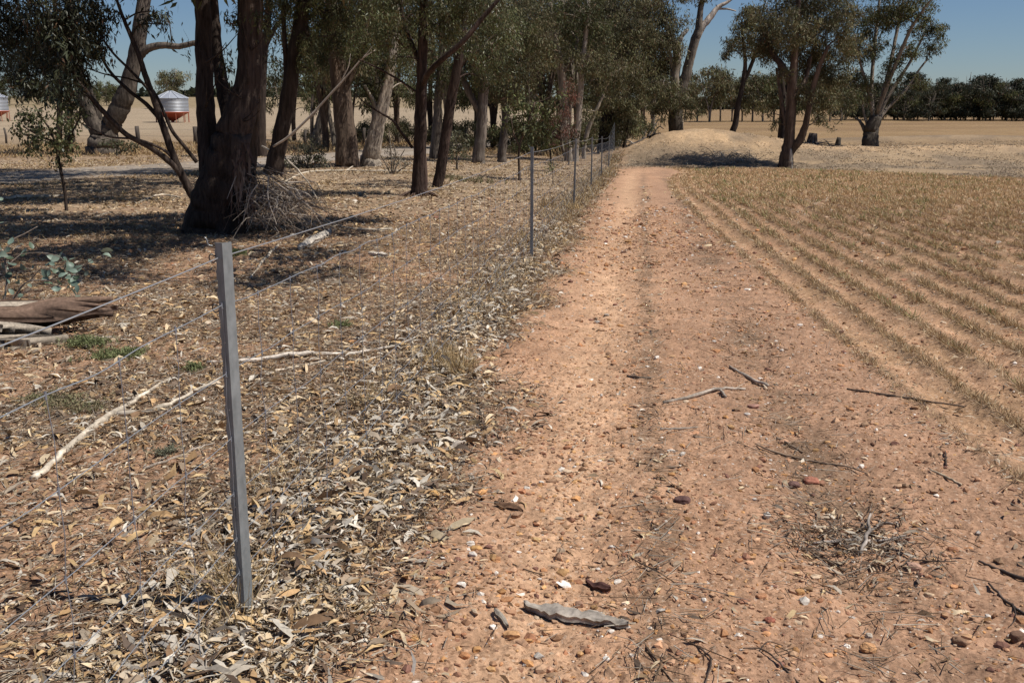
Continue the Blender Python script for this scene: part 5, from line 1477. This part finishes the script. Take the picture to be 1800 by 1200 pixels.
b0 = gz(-40, 612, 0)
root = thing('hollow_log', 'rotten hollow log with splintered grey planks at the left edge', 'log', b0)
mb = MB(); plank(mb, gz(-220, 606, .20), gz(165, 584, .12), .34, .04, (.20, .13, .092), 3.3, roll=.30, bow=.085, ragged=.30); mb.build('rotten_shell', M_TWIG, root, b0)
mb = MB(); plank(mb, gz(-220, 590, .10), gz(140, 572, .07), .20, .04, (.10, .06, .042), 8.1, roll=-1.1, bow=.03, ragged=.2); mb.build('back_wall', M_TWIG, root, b0)
for k, (p_, q_, z0, z1, w_, t_, c_) in enumerate((((-200, 630), (66, 606), .05, .035, .19, .06, (.37, .31, .24)), ((-200, 602), (52, 606), .15, .10, .15, .05, (.42, .355, .28)), ((-200, 596), (88, 584), .24, .20, .13, .03, (.42, .35, .27)))):
    mb = MB(); plank(mb, gz(*p_, z0), gz(*q_, z1), w_, t_, c_, 11.7 * k + 1.3, roll=RNG.normal(.2, .2), bow=.012, ragged=.45); mb.build('split_plank', M_TWIG, root, b0)

# bark slab on the track
def slab(label, name, e0, e1, wd, th, col, arch, cat, lift=.01, nl=34, nw=9, power=.55, mat=None):
    a_, b_ = G(*e0), G(*e1)
    ax = b_ - a_; ax[2] = 0; Ln = np.linalg.norm(ax); ax /= Ln; sd = np.array([-ax[1], ax[0], 0])
    o_ = RNG.random() * 40
    mb = MB(); V, Cc = [], []
    for s_ in (0, 1):
        for i in range(nl):
            t_ = i / (nl - 1)
            w_ = wd * max(.02, (math.sin(math.pi * min(max(t_, .0), 1)) ** power)) * (.85 + .3 * (vn2(t_ * 4 + o_, 1) - .3) + .16 * (vn2(t_ * 19 + o_, 7) - .5))
            cen = .22 * wd * (vn2(t_ * 2.5 + o_, 8) - .5) * 2
            for j in range(nw):
                v_ = (j / (nw - 1) - .5) * 2
                z = lift + arch * (1 - v_ * v_ * .8) * (.7 + .5 * math.sin(t_ * 2.6 + .4)) + (th if s_ == 0 else 0) * (1 - .25 * v_ * v_) + (.0022 * (vn2(t_ * 22 + o_, v_ * 3) - .5) + .003 * (vn2(t_ * 60 + o_, v_ * 8) - .5) + .006 * (vn2(t_ * 4 + o_, v_ * 5 + 9) - .5)) * (s_ == 0) * wd / .04
                edge = v_ * w_ * .5 + cen + .12 * w_ * (vn2(t_ * 14 + o_, v_ * 1.5) - .5)
                p = a_ + ax * Ln * t_ + sd * edge
                V.append([p[0], p[1], float(hz(p[0], p[1])) + z]); Cc.append(np.array(col) * (.45 + .6 * vn2(t_ * 3 + o_, v_ * 9) + .5 * vn2(t_ * 26 + o_, v_ * 7)) * (1 if s_ == 0 else .6))
    V = np.array(V); m_ = nl * nw; q = []
    for i in range(nl - 1):
        for j in range(nw - 1):
            k = i * nw + j; q += [[k, k + nw, k + nw + 1, k + 1], [m_ + k, m_ + k + 1, m_ + k + nw + 1, m_ + k + nw]]
        for j in (0, nw - 1):
            k = i * nw + j; q.append([k, k + nw, m_ + k + nw, m_ + k])
    for i in (0, nl - 1):
        for j in range(nw - 1):
            k = i * nw + j; q.append([k, k + 1, m_ + k + 1, m_ + k])
    mb.add(V, q, None, np.clip(Cc, .01, .8))
    return tag(mb.build(name, mat or M_TWIG, loc=a_), label, cat)


slab('grey slab of weathered bark lying on the track', 'bark_slab', (922, 1058), (1106, 1102), .078, .018, (.33, .285, .235), .004, 'bark', lift=.008)
slab('dark red flat flake of rock above the bark slab', 'stone', (1028, 1016), (1074, 1034), .034, .012, (.085, .04, .032), .003, 'stone', lift=.006, nl=14, nw=7, power=.25, mat=M_STONE)
slab('curled dark brown bark flake left of the pale wheel track', 'bark_flake', (868, 886), (920, 894), .03, .004, (.13, .075, .045), .016, 'bark', lift=.004, nl=16)
slab('white weathered chunk of wood with jagged end', 'wood_chunk', (524, 440), (588, 411), .19, .035, (.42, .37, .31), .03, 'wood', lift=.005, power=.6)
slab('small grey wood scrap right of the white jagged chunk', 'wood_chunk', (648, 448), (682, 452), .08, .03, (.50, .44, .37), .01, 'wood', lift=.01)
slab('flat pale bark strip on the edge of the leaf litter', 'bark_strip', (785, 795), (838, 770), .035, .004, (.40, .34, .28), .012, 'bark', lift=.006)
slab('short grey chip of wood left of the bark slab', 'wood_chip', (868, 1074), (894, 1100), .02, .010, (.26, .225, .18), .003, 'wood', lift=.006, nl=12)

# single stones one can point at
ST = [(762, 874, 11, 8, (.50, .29, .11), 'yellow orange stone at the litter edge'), (838, 964, 11, 8, (.52, .30, .12), 'squared orange stone above the thin slanting twig'), (740, 953, 8, 6, (.50, .28, .12), 'orange stone in the litter left of the squared one'),
      (900, 1109, 16, 8, (.50, .28, .13), 'flat tan orange stone below the bark slab'), (930, 1115, 11, 6, (.48, .26, .11), 'small orange stone touching the flat one below the bark slab'), (838, 1134, 9, 7, (.50, .27, .11), 'upper of the orange stones near the bottom of the track'),
      (816, 1147, 10, 7, (.42, .20, .09), 'rust stone at the bottom, left of the other orange ones'), (730, 1121, 9, 6, (.50, .27, .11), 'lone orange stone in the thin litter at the bottom'), (856, 1008, 9, 6, (.40, .20, .10), 'rust brown stone under the grey twig on the track'),
      (943, 944, 8, 5, (.55, .36, .17), 'yellowish stone on the pale wheel track'), (1018, 1054, 9, 6, (.34, .20, .13), 'brown lump beside the dark red flake'), (1200, 879, 14, 10, (.12, .065, .055), 'purple brown stone on the dark litter strip'),
      (1426, 838, 13, 7, (.34, .14, .09), 'dull red stone near the crop edge'), (1396, 845, 11, 5, (.16, .09, .075), 'dark flat stone beside the dull red one'), (1383, 907, 8, 7, (.60, .42, .25), 'pale tan block shaped stone right of the track middle'),
      (1606, 996, 13, 8, (.44, .27, .19), 'pinkish stone right of the leaf drift'), (1528, 1129, 18, 8, (.46, .25, .12), 'broad flat orange stone low on the dark rut'), (1406, 1038, 8, 8, (.44, .24, .10), 'upright orange stone in the right half of the track'),
      (1529, 1108, 7, 6, (.45, .38, .30), 'pale round stone just above the broad flat one'), (1634, 1038, 8, 6, (.50, .36, .23), 'round pale stone right of the dark rut'), (1298, 987, 8, 5, (.40, .20, .10), 'rust stone between track middle and leaf drift'),
      (1338, 1052, 10, 6, (.42, .21, .11), 'orange red stone at lower right of the track'), (1354, 1093, 9, 5, (.30, .11, .07), 'brick red stone below the orange red one'), (1688, 1124, 13, 9, (.22, .13, .08), 'brown squared stone half in the dirt at lower right'),
      (1788, 1120, 16, 12, (.17, .10, .065), 'big brown stone cut by the right edge'), (1067, 852, 7, 5, (.52, .28, .11), 'orange stone at the edge of the dark strip'), (952, 842, 5, 4, (.70, .62, .52), 'small cream stone on the pale wheel track'), (1066, 1150, 6, 5, (.75, .70, .62), 'small white stone below the bark slab'),
      (1024, 480, 5, 4, (.48, .28, .13), 'orange stone at the litter edge far up the track'), (950, 540, 6, 4, (.46, .26, .12), 'orange stone beside the second fence post'), (1325, 712, 10, 5, (.36, .20, .15), 'pinkish flat stone below the knobbly grey stick')]
for px, py, rx, rz, col, lb in ST:
    p = G(px, py); k = p[1] / F * 1.05
    o_ = RNG.random() * 60
    d = vn3(I2V[:, 0] * 1.3 + o_, I2V[:, 1] * 1.3 + o_, I2V[:, 2] * 1.3 + o_) - .5
    d2 = vn3(I2V[:, 0] * 4 + o_, I2V[:, 1] * 4 + o_, I2V[:, 2] * 4 + o_) - .5
    V = np.sign(I2V) * np.abs(I2V) ** .72 * (1 + .55 * d + .16 * d2)[:, None]
    a_ = RNG.uniform(-.5, .5)
    V = V * [rx * k, rx * k * RNG.uniform(.6, .85), rz * k * .8]
    V = np.stack([V[:, 0] * math.cos(a_) - V[:, 1] * math.sin(a_), V[:, 0] * math.sin(a_) + V[:, 1] * math.cos(a_), V[:, 2]], -1)
    p = np.array([p[0], p[1], float(hz(p[0], p[1])) + rz * k * .30])
    mb = MB(); mb.add(V + p, None, I2T, np.array(col) * (.85 + .5 * (d2 + .3))[:, None])
    tag(mb.build('stone', M_STONE, loc=p, smooth=False), lb, 'stone', 'loose stones on the track')

# brush dumped against the bank, stump and dead wood behind
mb = MB(); cB = G(1290, 292)
for k in range(170):
    x_ = cB[0] + np.clip(RNG.normal(0, .8), -1.2, 1.2); y_ = cB[1] + 1.2 + np.clip(RNG.normal(0, .8), -1, 1); z_ = float(h0(x_, y_))
    a_ = RNG.uniform(0, 6.28); l_ = RNG.uniform(.3, 1.1); hh = RNG.uniform(.05, .55) * math.exp(-((x_ - cB[0]) / 1.6) ** 2)
    A_ = np.array([x_, y_, z_ + hh * .4]); B_ = A_ + [math.cos(a_) * l_, math.sin(a_) * l_ * .6, RNG.normal(.08, .16)]
    B_[2] = max(B_[2], float(h0(B_[0], B_[1])) + .02)
    tube(mb, smooth_line([A_, (A_ + B_) / 2 + [0, 0, RNG.uniform(0, .18)], B_], 3), np.linspace(.012, .004, 7), 4, pick([(.34, .285, .23), (.25, .205, .165), (.42, .36, .29)], 1)[0], cap=False)
tag(mb.build('brush_pile', M_TWIG, loc=cB), 'grey dead brush dumped on the bank left of the forked gum', 'brush pile')


def stump(label, px, py, Y, w_, h_, col):
    p = W(px, py, Y); b_ = np.array([p[0], Y, float(h0(p[0], Y))])
    mb = MB(); tube(mb, [b_ - [0, 0, .15], b_ + [0, 0, .1], b_ + [.02, 0, h_ * .6], b_ + [.05, 0, h_]], [w_ * 1.4, w_ * 1.1, w_ * .9, w_ * .75], 12, col, .35)
    tag(mb.build('stump', M_WOOD, loc=b_), label, 'stump')


stump('dark old stump in the shade behind the forked gum', 1428, 240, 56, .28, .75, (.09, .07, .06))
stump('small dark stump alone in the tree shade', 1473, 246, 57, .13, .42, (.06, .05, .04))
mb = MB(); p = W(1432, 250, 54); b_ = np.array([p[0], 54, float(h0(p[0], 54))])
for k in range(46):
    a_ = RNG.uniform(-.4, 3.5); l_ = RNG.uniform(.4, 1.6); A_ = b_ + [RNG.normal(0, .5), RNG.normal(0, .4), .05]; B_ = A_ + [math.cos(a_) * l_, RNG.normal(0, .4), abs(math.sin(a_)) * l_ * .45]
    tube(mb, smooth_line([A_, (A_ + B_) / 2 + [0, 0, .1], B_], 3), np.linspace(.04, .012, 7), 4, pick([(.14, .115, .095), (.08, .065, .055), (.24, .205, .17)], 1)[0], cap=False)
tag(mb.build('dead_wood_heap', M_TWIG, loc=b_), 'tangle of dead branches around the old stump', 'dead wood')
